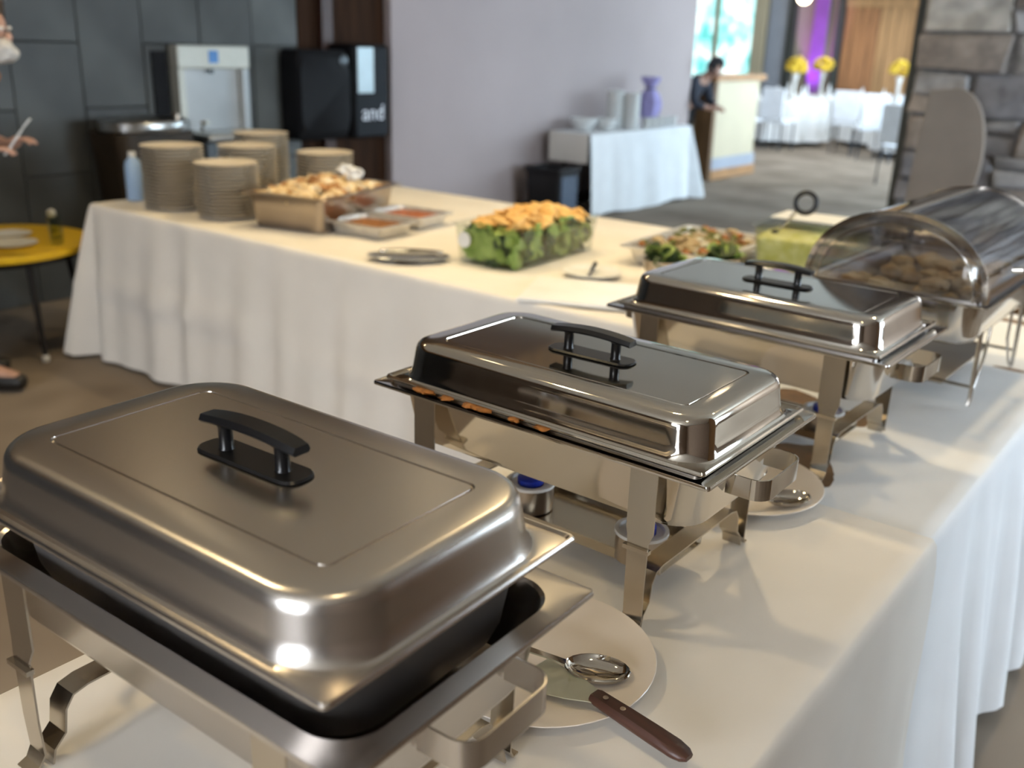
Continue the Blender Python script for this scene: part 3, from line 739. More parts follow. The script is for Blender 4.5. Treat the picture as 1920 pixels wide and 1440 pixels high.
# ------------------------------------------------------------------ plate stacks on the far table
random.seed(11)
base_me = None
STK = [(-3.97, 2.60, 0.278, 'front left'), (-3.63, 2.64, 0.236, 'front middle, the lowest in front of the others'), (-4.10, 3.20, 0.30, 'rear middle, the tallest'), (-3.90, 2.96, 0.26, 'second row, half hidden by the front middle stack'), (-3.68, 3.25, 0.235, 'rear right, behind the pan of bread')]
for (x, y, h, nm) in STK:
    n = round((h - 0.019) / 0.0155) + 1
    for k in range(n):
        if base_me is None:
            o = obj('stacked_plate', plate_bm(0.138, 0.019, 32), 'stack_plate', None, 40); base_me = o.data
        else:
            o = bpy.data.objects.new('stacked_plate', base_me); C.objects.link(o)
        o.location = (x + random.uniform(-.0015, .0015), y + random.uniform(-.0015, .0015), TZ + k * 0.0155)
        lab = ('topmost beige plate of the stack at the ' if k == n - 1 else 'beige plate within the stack at the ') + nm.split(',')[0] + ' of the buffet'
        tag(o, lab, 'plate', 'plates of the stack at the ' + nm.split(',')[0])

# ------------------------------------------------------------------ food on the far table
def pan(name, label, loc, rz, L, Wd, h, m, rim=0.03, wall=0.02, r=0.03, cat='pan'):
    t = thing(name, label, cat, loc, rz)
    bm = bm_new()
    a, b = L - 2 * rim, Wd - 2 * rim
    rloft(bm, [(a - 2 * wall, b - 2 * wall, r, 0), (a - 1.6 * wall, b - 1.6 * wall, r, 0.004), (a, b, r, h - 0.004), (L - 0.006, Wd - 0.006, r, h - 0.002), (L, Wd, r, h - 0.006), (L + 0.003, Wd + 0.003, r, h - 0.003), (L, Wd, r, h), (a - 0.004, b - 0.004, r, h), (a - 1.6 * wall - 0.006, b - 1.6 * wall - 0.006, r, 0.008)], True, True, 6)
    obj('pan_body', bm, m, t, 40)
    return t
CH = []
for q in range(4):
    bm = bm_new(); blob(bm, (0, 0, 0), (0.034, 0.026, 0.017), q + 3, 0.55, 2)
    o = obj('bread_piece', bm, ['bread', 'bread', 'bread2', 'bread'][q], None, 50); CH.append(o.data); bpy.data.objects.remove(o)
CP = []
for q in range(4):
    bm = bm_new(); blob(bm, (0, 0, 0), (0.038, 0.030, 0.011), q + 9, 0.5, 2)
    o = obj('chip', bm, 'chip', None, 50); CP.append(o.data); bpy.data.objects.remove(o)
def heap(name, meshes, label, cat, group, c, rz, hx, hy, z, peak, n, seed, dr=0.35):
    rn = random.Random(seed)
    for i in range(n):
        a, b = rn.uniform(-1, 1), rn.uniform(-1, 1)
        zz = z + peak * (1 - a * a) * (1 - b * b) + rn.uniform(-.008, .008)
        x = a * hx; y_ = b * hy
        o = bpy.data.objects.new(name, rn.choice(meshes)); C.objects.link(o)
        o.location = (c[0] + x * math.cos(rz) - y_ * math.sin(rz), c[1] + x * math.sin(rz) + y_ * math.cos(rz), zz)
        o.rotation_euler = (rn.uniform(-dr, dr), rn.uniform(-dr, dr), rn.uniform(0, 6.28))
        s = rn.uniform(0.8, 1.15); o.scale = (s, s, s)
        tag(o, label, cat, group)
pan('deep_pan', 'deep steel pan heaped with pale bread pieces beside the plate stacks', (-3.27, 2.88, TZ), D(14), 0.43, 0.64, 0.145, 'pan_steel')
heap('bread_piece', CH, 'golden bread piece heaped in the deep steel pan', 'bread', 'bread pieces in the deep pan', (-3.27, 2.88), D(14), 0.160, 0.255, TZ + 0.125, 0.055, 130, 2)
for dx, dy, s in ((-0.02, 0.16, 0.05), (0.10, 0.10, 0.055)):
    bm = bm_new(); blob(bm, (0, 0, 0), (s * 0.7, s * 0.5, s * 0.55), 4 + dx, 0.8, 3)
    tag(obj('napkin', bm, 'paper_white', None, 25, (-3.27 + dx - 0.02, 2.88 + dy, TZ + 0.20)), 'crumpled white paper on the bread, ' + ('farther one' if dx < 0 else 'nearer the pan corner'), 'napkin')
# shallow tray of two stews
t = pan('foil_pan', 'shallow foil pan with brown stew left of the red one', (-2.93, 2.83, TZ), D(4), 0.32, 0.25, 0.05, 'foil', 0.02, 0.015, 0.02)
def mound(L, Wd, z, peak, m, parent, seed):
    bm = bm_new(); n = 16; V = {}
    for i in range(n + 1):
        for j in range(n + 1):
            a, b = 2 * i / n - 1, 2 * j / n - 1
            V[i, j] = bm.verts.new((a * L / 2, b * Wd / 2, z + peak * max(0, (1 - a ** 4) * (1 - b ** 4)) + 0.006 * noise.noise(Vector((a * 7 + seed, b * 7, 1.0)))))
    for i in range(n):
        for j in range(n): bm.faces.new((V[i, j], V[i + 1, j], V[i + 1, j + 1], V[i, j + 1]))
    return stuff(obj('stew', bm, m, parent, 60))
mound(0.27, 0.20, 0.028, 0.018, 'stew', t, 1)
t = pan('foil_pan', 'shallow foil pan with reddish stew behind the brown one', (-2.98, 3.11, TZ), D(4), 0.32, 0.25, 0.05, 'foil', 0.02, 0.015, 0.02)
mound(0.27, 0.20, 0.028, 0.018, 'stew_red', t, 2)
# tongs on an oval dish
t = thing('oval_dish', 'oval steel-edged dish at the table edge, in front of the green salad', 'dish', (-2.46, 2.565, TZ), D(38))
bm = bm_new(); n = 40; rings = []
for s, zz in ((0.70, 0.0), (0.74, 0.002), (0.97, 0.012), (1.0, 0.013), (0.98, 0.0145), (0.74, 0.005), (0.02, 0.004)):
    rings.append([(0.155 * s * math.cos(2 * PI * i / n), 0.085 * s * math.sin(2 * PI * i / n), zz) for i in range(n)])
loft(bm, rings, True, True); obj('dish_body', bm, 'steel_bg', t, 40)
t = thing('tongs', 'steel tongs lying on the oval dish', 'tongs', (-2.46, 2.575, TZ + 0.014), D(42))
for s in (-1, 1):
    bm = bm_new(); strip(bm, [(-0.10, 0, 0.012 + 0.006 * s), (-0.04, s * 0.008, 0.014 + s * 0.006), (0.05, s * 0.020, 0.012), (0.10, s * 0.024, 0.006), (0.12, s * 0.018, 0.002)], (0, 0, 1), [0.006, 0.010, 0.012, 0.014, 0.018], 0.002); obj('arm', bm, 'polish2', t, 50)
bm = bm_new(); blob(bm, (-0.10, 0, 0.012), (0.016, 0.008, 0.010), 2, 0.1, 2); obj('hinge', bm, 'polish2', t, 60)
# clear tub of lettuce with golden chips on top
def tub(name, label, loc, rz, L, Wd, h, cat='tub'):
    t = thing(name, label, cat, loc, rz)
    bm = bm_new()
    rloft(bm, [(L - 0.04, Wd - 0.04, 0.03, 0), (L - 0.036, Wd - 0.036, 0.03, 0.003), (L - 0.01, Wd - 0.01, 0.03, h - 0.006), (L + 0.01, Wd + 0.01, 0.03, h - 0.004), (L + 0.01, Wd + 0.01, 0.03, h), (L - 0.014, Wd - 0.014, 0.03, h), (L - 0.042, Wd - 0.042, 0.03, 0.006)], True, True, 6)
    obj('tub_body', bm, 'clear', t, 40)
    return t
GT = (-2.20, 2.95); 
t = tub('salad_tub', 'clear plastic tub packed with green lettuce and topped with golden chips', (GT[0], GT[1], TZ), D(2), 0.30, 0.58, 0.14)
bm = bm_new(); rn = random.Random(8)
def leaf(bm, c, size, rot, seed, mi):
    n = 4; V = {}
    M = Matrix.Rotation(rot[2], 4, 'Z') @ Matrix.Rotation(rot[1], 4, 'Y') @ Matrix.Rotation(rot[0], 4, 'X')
    for i in range(n + 1):
        for j in range(n + 1):
            a, b = i / n * 2 - 1, j / n * 2 - 1
            k = math.sqrt(max(0.12, 1 - 0.5 * b * b))
            p = Vector((a * size * k, b * size, 0.35 * size * noise.noise(Vector((a * 2 + seed, b * 2, seed)))))
            V[i, j] = bm.verts.new(Vector(c) + M @ p)
    for i in range(n):
        for j in range(n):
            f = bm.faces.new((V[i, j], V[i + 1, j], V[i + 1, j + 1], V[i, j + 1])); f.material_index = mi
for i in range(260):
    side = rn.random(); 
    if side < 0.35: p = (rn.choice([-1, 1]) * rn.uniform(.105, .122), rn.uniform(-.24, .24), rn.uniform(.02, .125)); ro = (rn.uniform(-.4, .4), PI / 2 + rn.uniform(-.3, .1), rn.uniform(-.2, .2))
    elif side < 0.6: p = (rn.uniform(-.11, .11), rn.choice([-1, 1]) * rn.uniform(.245, .262), rn.uniform(.02, .125)); ro = (PI / 2 + rn.uniform(-.3, .3), rn.uniform(-.4, .4), rn.uniform(-.2, .2))
    else: p = (rn.uniform(-.115, .115), rn.uniform(-.25, .25), rn.uniform(.10, .135)); ro = (rn.uniform(-.5, .5), rn.uniform(-.5, .5), rn.uniform(0, 6))
    leaf(bm, p, rn.uniform(.018, .034), ro, i * 1.7, 0 if rn.random() < 0.72 else 1)
box(bm, -.10, .10, -.24, .24, .012, .105, mi=0)
stuff(obj('lettuce', bm, ['lettuce', 'lettuce_dark'], t, 60))
bm = bm_new(); lathe(bm, [(0.028, -0.002), (0.028, 0.002)], 20); obj('sticker', bm, 'paper_white', t, None, (-0.085, -0.2855, 0.085), (PI / 2, 0, 0))
heap('golden_chip', CP, 'golden chip piled on the green lettuce tub', 'chip', 'golden chips on the lettuce tub', GT, D(2), 0.105, 0.235, TZ + 0.137, 0.035, 90, 6, 0.5)
# flat white sheet standing in for a pale patch on the cloth
bm = bm_new(); box(bm, -0.21, 0.21, -0.17, 0.17, 0, 0.006, bev=0.002); box(bm, -0.205, 0.205, -0.165, 0.0, 0.006, 0.010, bev=0.0015)
tag(obj('pale_patch_sheet', bm, 'cloth_cool', None, 30, (-1.68, 2.60, TZ), (0, 0, D(24))), 'flat folded white sheet on the table in front of the salad tub', 'napkin')
# small tray with dark-handled server
bm = plate_bm(0.105, 0.016, 32)
tag(obj('small_tray', bm, 'paper_white', None, 40, (-1.83, 2.84, TZ), (0, 0, 0)), 'small white round tray right of the lettuce tub', 'tray')
t = thing('serving_fork', 'server with dark handle lying on the small white tray', 'utensil', (-1.83, 2.84, TZ + 0.016), D(115))
bm = bm_new(); tube(bm, [(-0.02, 0, 0.006), (0.06, 0, 0.012)], [0.007, 0.009], 8); obj('handle', bm, 'black_plastic', t, 50)
bm = bm_new(); strip(bm, [(-0.02, 0, 0.006), (-0.06, 0, 0.0), (-0.085, 0, -0.002)], (0, 1, 0), [0.008, 0.012, 0.018], 0.002); obj('tines', bm, 'polish2', t)
# mixed vegetable tray
t = pan('vegetable_tray', 'wide foil tray of mixed roast vegetables behind the third chafing dish', (-1.70, 3.40, TZ), D(3), 0.40, 0.60, 0.065, 'foil', 0.025, 0.02, 0.02)
bm = bm_new(); rn = random.Random(12)
box(bm, -.15, .15, -.25, .25, .01, .045)
for i in range(110):
    blob(bm, (rn.uniform(-.145, .145), rn.uniform(-.245, .245), .05 + rn.uniform(0, .025)), (rn.uniform(.015, .028), rn.uniform(.012, .022), .012), i, 0.5, 1, rn.choice([0, 0, 1, 1, 2, 3]))
stuff(obj('vegetables', bm, ['veg_tan', 'veg_green', 'veg_orange', 'veg_white'], t, 60))
for (x, y, r, nm) in ((-1.60, 2.93, 0.075, 'nearer the chafing dishes'), (-1.47, 3.12, 0.065, 'farther one beside the clear tub')):
    t = thing('greens_bowl', 'small steel bowl of dark leafy greens, ' + nm, 'bowl', (x, y, TZ))
    bm = bm_new(); lathe(bm, [(r * .5, 0), (r * .55, .003), (r * .85, .04), (r, .08), (r * .97, .08), (r * .8, .042), (r * .5, .006)], 24); obj('bowl_body', bm, 'pan_steel', t, 50)
    bm = bm_new()
    for i in range(46):
        a = rn.uniform(0, 6.28); q = rn.uniform(0, r * .8)
        leaf(bm, (q * math.cos(a), q * math.sin(a), .075 + rn.uniform(0, .04)), rn.uniform(.018, .03), (rn.uniform(-.9, .9), rn.uniform(-.9, .9), a), i, 0 if rn.random() < .6 else 1)
    stuff(obj('greens', bm, ['lettuce_dark', 'lettuce'], t, 60))
# clear tub of yellow salad with paper cover and ladle
t = tub('salad_tub', 'clear square tub of yellow green salad behind the roll-top', (-1.285, 3.47, TZ), D(4), 0.34, 0.40, 0.18)
bm = bm_new(); rloft(bm, [(0.30, 0.34, 0.03, 0.008), (0.325, 0.365, 0.03, 0.13), (0.30, 0.34, 0.03, 0.145)], True, True, 5); stuff(obj('salad', bm, 'salad_yellow', t, 50))
bm = bm_new(); box(bm, -0.17, 0.175, 0.0, 0.19, 0.182, 0.186); obj('paper_cover', bm, 'paper_white', t)
t = thing('ladle', 'ladle with dark ring handle standing in the clear square tub', 'ladle', (-1.33, 3.38, TZ + 0.152), D(20))
bm = bm_new(); tube(bm, [(-0.06, 0, -0.005), (-0.03, 0, 0.03), (0.0, 0, 0.075)], [0.004, 0.005, 0.006], 8); obj('stem', bm, 'polish2', t, 50)
bm = bm_new(); tube(bm, [(0.03 + 0.036 * math.cos(a), 0.004 * math.sin(a), 0.108 + 0.036 * math.sin(a)) for a in [2 * PI * i / 24 for i in range(25)]], 0.009, 8); obj('ring_handle', bm, 'black_plastic', t, 60)
bm = bm_new(); blob(bm, (-0.065, 0, -0.006), (0.014, 0.012, 0.012), 1, 0.2, 2); obj('bowl', bm, 'black_plastic', t, 60)
# pale blue bottle, white mug
t = thing('bottle', 'pale blue bottle at the left end of the buffet behind the plates', 'bottle', (-4.275, 2.585, TZ))
bm = bm_new(); lathe(bm, [(0.036, 0), (0.040, 0.004), (0.040, 0.15), (0.034, 0.18), (0.018, 0.20), (0.016, 0.215)], 24); obj('bottle_body', bm, 'pale_blue', t, 50)
bm = bm_new(); lathe(bm, [(0.018, 0.2), (0.018, 0.225)], 18); obj('cap', bm, 'paper_white', t)

# ------------------------------------------------------------------ slate wall fixtures
t = thing('bottle_filler', 'steel bottle filling station with blue badge mounted on the slate wall', 'water dispenser', (WL + 0.013, 3.885, 0.0))
bm = bm_new()
box(bm, 0.0, 0.10, -0.265, 0.265, 1.30, 1.44, bev=0.012); obj('head', bm, 'steel_head', t)
obj('side_cheek', bx(0.0, 0.09, -0.262, -0.215, 0.93, 1.30, bev=0.005), 'steel_head', t)
obj('side_cheek', bx(0.0, 0.09, 0.215, 0.262, 0.93, 1.30, bev=0.005), 'steel_bg', t)
obj('alcove', bx(0.0, 0.03, -0.215, 0.215, 0.93, 1.30), 'steel_bg', t)
obj('badge', bx(0.10, 0.104, -0.045, 0.025, 1.335, 1.41, bev=0.002), 'badge_blue', t)
bm = bm_new(); tube(bm, [(0.06, 0, 1.30), (0.06, 0, 1.27)], 0.014, 12); obj('nozzle', bm, 'gunmetal', t)
bm = bm_new(); box(bm, 0.0, 0.34, -0.25, 0.25, 0.88, 0.93, bev=0.02); box(bm, 0.03, 0.30, -0.2, 0.2, 0.928, 0.934); obj('drip_basin', bm, 'steel_bg', t)
bm = bm_new(); tube(bm, [(0.12, -0.14, 0.93), (0.12, -0.14, 0.98), (0.17, -0.13, 0.985)], 0.016, 10); obj('bubbler', bm, 'steel_head', t, 50)
obj('lower_case', bx(0.0, 0.30, -0.24, 0.24, 0.52, 0.88, bev=0.01), 'gunmetal', t)
t = thing('drinking_fountain', 'lower drinking fountain with steel basin and dark brown body tinted with its shade on the slate wall', 'drinking fountain', (WL + 0.013, 3.28, 0.0))
bm = bm_new(); rings = []
for s, zz in ((0.94, 0.96), (1.0, 0.975), (1.0, 1.02), (0.96, 1.03), (0.88, 1.02), (0.5, 0.985), (0.05, 0.98)):
    rings.append([(0.23 + 0.20 * s * math.cos(2 * PI * i / 32) * (1.0), 0.27 * s * math.sin(2 * PI * i / 32), zz) for i in range(32)])
loft(bm, rings, True, True); obj('basin', bm, 'steel_bg', t, 40)
bm = bm_new(); rloft(bm, [(0.22, 0.36, 0.05, 0.40), (0.30, 0.44, 0.06, 0.52), (0.36, 0.52, 0.08, 0.96)], True, True, 6); bmesh.ops.translate(bm, vec=(0.19, 0, 0), verts=bm.verts); obj('body', bm, 'basin_brown_shade', t, 40)  # brown body colour also carries the shade under the basin
bm = bm_new(); tube(bm, [(0.30, 0.17, 1.02), (0.30, 0.17, 1.045), (0.27, 0.17, 1.055)], 0.014, 10); obj('bubbler', bm, 'rivet', t, 50)
struct(obj('shade_strip', bx(WL + 0.0, WL + 0.03, 3.50, 3.60, 0.94, 1.40, bev=0.003), 'black_case'))  # black strip stands in for the shadow beside the filler
# black dispensers on the dark wood
t = thing('soap_dispenser', 'plain black wall box with a grey round lens left of the lettered dispenser', 'dispenser', (WL + 0.021, 4.70, 0))
bm = bm_new(); rloft(bm, [(0.24, 0.46, 0.03, 0), (0.26, 0.48, 0.04, 0.01), (0.26, 0.48, 0.05, 0.16), (0.22, 0.44, 0.06, 0.2)], True, True, 6)
bmesh.ops.transform(bm, matrix=Matrix(((0, 0, 1, 0), (0, 1, 0, 0), (-2.3, 0, 0, 1.13), (0, 0, 0, 1))), verts=bm.verts); obj('case', bm, 'black_case', t, 40)
bm = bm_new(); lathe(bm, [(0.035, 0), (0.04, 0.006), (0.03, 0.012)], 20); obj('lens', bm, 'gunmetal', t, 50, (0.20, 0.16, 1.36), (0, PI / 2, 0))
t = thing('towel_dispenser', 'black towel dispenser with pale window and white lettering on the dark wood wall', 'dispenser', (WL + 0.0, 5.14, 0))
obj('case', bx(-0.095, 0.20, -0.17, 0.19, 0.82, 1.47, bev=0.03), 'black_case', t, 50)
obj('front_panel', bx(0.20, 0.206, -0.145, 0.16, 0.84, 1.44, bev=0.003), 'case_front', t)
obj('view_window', bx(0.206, 0.212, -0.135, 0.02, 1.14, 1.45, bev=0.003), 'pale_window', t)
cu = bpy.data.curves.new('lettering', 'FONT'); cu.body = 'and'; cu.size = 0.155; cu.extrude = 0.001; cu.align_x = 'CENTER'
to = bpy.data.objects.new('lettering', cu); C.objects.link(to)
me = bpy.data.meshes.new_from_object(to); bpy.data.objects.remove(to)
me.materials.append(MATS['white_print'])
lo = bpy.data.objects.new('lettering', me); C.objects.link(lo); lo.parent = t
lo.matrix_local = Matrix(((0, 0, 1, 0.2065), (1, 0, 0, 0.015), (0, 1, 0, 0.95), (0, 0, 0, 1)))

# ------------------------------------------------------------------ yellow table at the left
YX, YY, YH = -4.84, 2.14, 0.53
t = thing('round_table', 'low round table with bright yellow top and thin black legs', 'table', (YX, YY, 0))
bm = bm_new(); lathe(bm, [(0.43, YH - 0.035), (0.445, YH - 0.03), (0.45, YH - 0.012), (0.445, YH), (0.01, YH)], 48); obj('table_top', bm, 'yellow', t, 40)
bm = bm_new(); lathe(bm, [(0.41, YH - 0.06), (0.42, YH - 0.035)], 40); obj('apron', bm, 'black_metal', t, 40)
for a in (0, 80, 165, 250):
    c, s = math.cos(D(a)), math.sin(D(a))
    bm = bm_new(); tube(bm, [(0.34 * c, 0.34 * s, YH - 0.05), (0.385 * c, 0.385 * s, 0.03)], [0.017, 0.012], 10); lg = obj('leg', bm, 'black_metal', t, 50)
    bm = bm_new(); lathe(bm, [(0.014, 0), (0.018, 0.01), (0.018, 0.025), (0.012, 0.034)], 14, c=(0.385 * c, 0.385 * s, 0)); obj('foot_cap', bm, 'paper_white', lg, 50)
for (dx, dy, r, nm) in ((0.02, -0.22, 0.12, 'nearest'), (0.16, 0.02, 0.115, 'middle'), (-0.06, 0.12, 0.10, 'farthest left')):
    tag(obj('paper_plate', plate_bm(r, 0.015, 32), 'paper_white', None, 40, (YX + dx, YY + dy, YH)), nm + ' white plate on the yellow table', 'plate')
bm = bm_new()
for i in range(18): blob(bm, (rn.uniform(-.05, .05), rn.uniform(-.05, .05), 0.014 + rn.uniform(0, .01)), (.018, .016, .010), i, .5, 1, rn.choice([0, 1]))
tag(stuff(obj('leftovers', bm, ['veg_tan', 'lettuce_dark'], None, 60, (YX + 0.02, YY - 0.22, YH))), 'food scraps on the nearest plate of the yellow table', 'food')
for (dx, dy, nm) in ((0.16, 0.24, 'left'), (0.28, 0.18, 'right')):
    t = thing('tumbler', 'clear glass tumbler at the back of the yellow table, the ' + nm + ' one', 'glass', (YX + dx, YY + dy, YH))
    bm = bm_new(); lathe(bm, [(0.028, 0), (0.035, 0.13), (0.033, 0.13), (0.027, 0.006)], 24); obj('glass_body', bm, 'clear', t, 50)
t = thing('shaker', 'small pale round-topped shaker on the yellow table', 'shaker', (YX - 0.02, YY + 0.32, YH))
bm = bm_new(); lathe(bm, [(0.02, 0), (0.02, 0.07), (0.015, 0.08)], 18); obj('jar', bm, 'clear', t, 50)
bm = bm_new(); bmesh.ops.create_uvsphere(bm, u_segments=14, v_segments=10, radius=0.022); bmesh.ops.translate(bm, vec=(0, 0, 0.095), verts=bm.verts); obj('cap', bm, 'paper_white', t, 60)

# ------------------------------------------------------------------ side table by the plaster wall
SX0, SX1, SY0, SY1 = -5.44, -4.98, 7.55, 9.45
trestle('side_table', 'side table against the mauve plaster wall', SX0 + 0.01, SX1 - 0.01, SY0 + 0.02, SY1 - 0.02)
sc = cloth('tablecloth', SX0, SX1, SY0, SY1, TZ, ('x+', 'y+'), 0.735, 'cloth_cool', 'bluish white cloth hanging down the side table by the mauve wall', seed=3.9, amp=0.06, lam=0.5, flare=0.05, corner=0.16, hem=0.03, step=0.06)
bm = bm_new(); box(bm, SX0 + 0.02, SX1 - 0.01, SY0 - 0.012, SY0 - 0.004, 0.49, TZ + 0.002)
obj('end_flap', bm, 'cloth', sc)
t = thing('waste_bin', 'black waste bin standing below the near end of the side table', 'bin', (-5.17, 7.26, 0))
bm = bm_new(); rloft(bm, [(0.32, 0.26, 0.03, 0), (0.38, 0.32, 0.03, 0.46)], True, False, 5); rloft(bm, [(0.37, 0.31, 0.03, 0.46), (0.31, 0.25, 0.03, 0.02)], False, True, 5); obj('bin_body', bm, 'rubber', t, 40)
bm = bm_new(); rloft(bm, [(0.385, 0.325, 0.03, 0.42), (0.41, 0.35, 0.03, 0.45), (0.41, 0.35, 0.03, 0.47), (0.37, 0.31, 0.03, 0.47)], False, False, 5); obj('bin_rim', bm, 'rubber', t, 40)
obj('bin_lit_side', bx(0.165, 0.195, -0.12, 0.12, 0.05, 0.40), 'bin_daylit_blue', t)  # blue panel puts daylight on the bin's side into the colour
def canister(x, y, r, h, label):
    t = thing('canister', label, 'container', (x, y, TZ))
    bm = bm_new(); lathe(bm, [(r * .9, 0), (r, .01), (r, h - .02), (r * .96, h)], 24); obj('can_body', bm, 'paper_white', t, 50)
    bm = bm_new(); lathe(bm, [(r * 1.04, h - .005), (r * 1.04, h + .02), (r * .5, h + .03)], 24); obj('can_lid', bm, 'paper_white', t, 50)
canister(-5.28, 8.42, 0.085, 0.33, 'taller white canister at the back of the side table, left one')
canister(-5.15, 8.52, 0.08, 0.31, 'white canister on the side table, right one of the pair')
for (x, y, r, nm) in ((-5.30, 7.92, 0.13, 'left'), (-5.18, 8.12, 0.105, 'right')):
    bm = bm_new(); lathe(bm, [(r * .5, 0), (r * .55, .006), (r * .9, .06), (r, .11), (r * .96, .11), (r * .8, .06), (r * .4, .01)], 28)
    tag(obj('bowl', bm, 'paper_white', None, 50, (x, y, TZ)), nm + ' white bowl at the near end of the side table', 'bowl')
t = thing('gift_bag', 'lavender fabric bag tied at its neck on the side table', 'bag', (-5.22, 8.98, TZ + 0.06))
bm = bm_new(); n = 28; rings = []
for r, z in ((0.05, -0.06), (0.075, 0.02), (0.115, 0.10), (0.12, 0.18), (0.085, 0.26), (0.045, 0.30), (0.04, 0.315), (0.08, 0.37), (0.10, 0.42)):
    rings.append([(r * (1 + .10 * math.sin(7 * a)) * math.cos(a), r * (1 + .10 * math.sin(7 * a)) * math.sin(a), z) for a in [2 * PI * i / n for i in range(n)]])
loft(bm, rings, True, True); obj('bag_body', bm, 'lavender', t, 60)
bm = bm_new(); tube(bm, [(0.05 * math.cos(a), 0.05 * math.sin(a), 0.308) for a in [2 * PI * i / 20 for i in range(21)]], 0.008, 8); obj('ribbon', bm, 'gunmetal', t, 60)
cupm = None
for i in range(5):
    if cupm is None:
        bm = bm_new(); lathe(bm, [(0.032, 0), (0.035, 0.004), (0.045, 0.10), (0.043, 0.10), (0.032, 0.006)], 20); o = obj('cup', bm, 'paper_white', None, 50); cupm = o.data
    else:
        o = bpy.data.objects.new('cup', cupm); C.objects.link(o)
    o.location = (-5.05, 8.66 + i * 0.13, TZ)
    tag(o, 'small cream cup in the row along the front of the side table', 'cup', 'cups on the side table')

# ------------------------------------------------------------------ dining hall
def dining_chair(loc, rz, label):
    t = thing('dining_chair', label, 'chair', loc, rz, 'white seated chairs around the round tables')
    obj('seat', bx(-.21, .21, -.21, .21, .43, .48, bev=.015), 'white_chair', t)
    obj('backrest', bx(-.20, .20, .19, .225, .50, .96, bev=.012), 'white_chair', t)
    for sx in (-1, 1):
        for sy in (-1, 1):
            bm = bm_new(); tube(bm, [(sx * .185, sy * .185, 0), (sx * .18, sy * .185, .43), ] + ([(sx * .18, .205, .92)] if sy > 0 else []), .014, 8); obj('leg', bm, 'chair_leg', t)
    return t
def round_table(x, y, seed, label, clabel, flabel):
    t = thing('dining_table', label, 'table', (x, y, 0))
    bm = bm_new(); lathe(bm, [(0.74, .715), (0.74, .735)], 40); obj('table_top', bm, 'brown_wood', t)
    for a in range(4):
        bm = bm_new(); tube(bm, [(.5 * math.cos(a * PI / 2 + .4), .5 * math.sin(a * PI / 2 + .4), 0), (.5 * math.cos(a * PI / 2 + .4), .5 * math.sin(a * PI / 2 + .4), .715)], .018, 8); obj('leg', bm, 'chair_leg', t)
    bm = bm_new(); n = 96; rings = []
    for r, z, am in ((0.02, .739, 0), (0.74, .739, 0), (0.752, .73, 0), (.757, .68, .01), (.77, .45, .04), (.78, .2, .06), (.79, .09, .07)):
        rings.append([(((r + am * math.sin(13 * q + seed + 1.5 * math.sin(3 * q))) * math.cos(q)), ((r + am * math.sin(13 * q + seed + 1.5 * math.sin(3 * q))) * math.sin(q)), z) for q in [2 * PI * i / n for i in range(n)]])
    loft(bm, rings, True, False)
    tag(obj('round_tablecloth', bm, 'cloth_cool', None, 50, (x, y, 0)), clabel, 'tablecloth')
    v = thing('flower_vase', flabel, 'centerpiece', (x + 0.15, y, .74))
    bm = bm_new(); lathe(bm, [(.07, 0), (.075, .01), (.03, .10), (.03, .30), (.06, .42), (.055, .42)], 20); obj('vase', bm, 'paper_white', v, 50)
    bm = bm_new(); r_ = random.Random(seed)
    for i in range(26):
        th, ph = r_.uniform(0, 6.28), r_.uniform(-.3, 1.4)
        blob(bm, (.15 * math.cos(th) * math.cos(ph), .15 * math.sin(th) * math.cos(ph), .52 + .14 * math.sin(ph)), (.06, .06, .055), i, .4, 1)
    stuff(obj('flowers', bm, 'flower', v, 60))
    # place settings
    for k in range(3):
        a = -2.2 + k * 0.8
        t2 = thing('standing_napkin', f'white folded napkin standing on the table cloth, {["left", "middle", "right"][k]} of ' + clabel.split(',')[-1].strip(), 'napkin', (x + .52 * math.cos(a), y + .52 * math.sin(a), .74))
        bm = bm_new(); lathe(bm, [(.05, 0), (.045, .02), (.02, .18), (.003, .24)], 12); obj('fold', bm, 'cloth_cool', t2, 60)
TT = [(-7.0, 16.6, 1, 'left'), (-5.6, 17.7, 2, 'middle'), (-4.5, 16.4, 3, 'right'), (-7.3, 18.6, 4, 'rear')]
for x, y, s, nm in TT:
    round_table(x, y, s, nm + ' round dining table in the far hall', 'bluish white round cloth, ' + nm + ' table of the far hall', 'yellow flowers in a white vase on the ' + nm + ' far table')
dining_chair((-6.55, 15.40, 0), D(170), 'white chair in front of the left far table')
dining_chair((-5.62, 15.95, 0), D(185), 'white chair in front of the middle far table')
dining_chair((-5.05, 15.30, 0), D(215), 'white chair in front of the right far table')
dining_chair((-7.55, 15.45, 0), D(150), 'white chair at the far left of the hall tables')
dining_chair((-6.95, 15.25, 0), D(160), 'white chair just left of the chair in front of the left far table')
dining_chair((-4.45, 15.15, 0), D(195), 'white chair nearest the stone wall in the far hall')
dining_chair((-3.66, 12.45, 0), D(150), 'dark legged chair standing alone nearer than the far tables')
# pendant lamp
t = thing('pendant_lamp', 'bright white globe pendant hanging in the far hall', 'lamp', (-7.85, 19.0, 2.50))
bm = bm_new(); bmesh.ops.create_uvsphere(bm, u_segments=20, v_segments=12, radius=0.13); obj('globe', bm, 'lamp_glow', t, 60)
bm = bm_new(); tube(bm, [(0, 0, .12), (0, 0, 1.09)], .008, 8); obj('cord', bm, 'black_metal', t)
bm = bm_new(); lathe(bm, [(.06, 1.06), (.06, 1.095)], 16); obj('canopy', bm, 'black_metal', t)

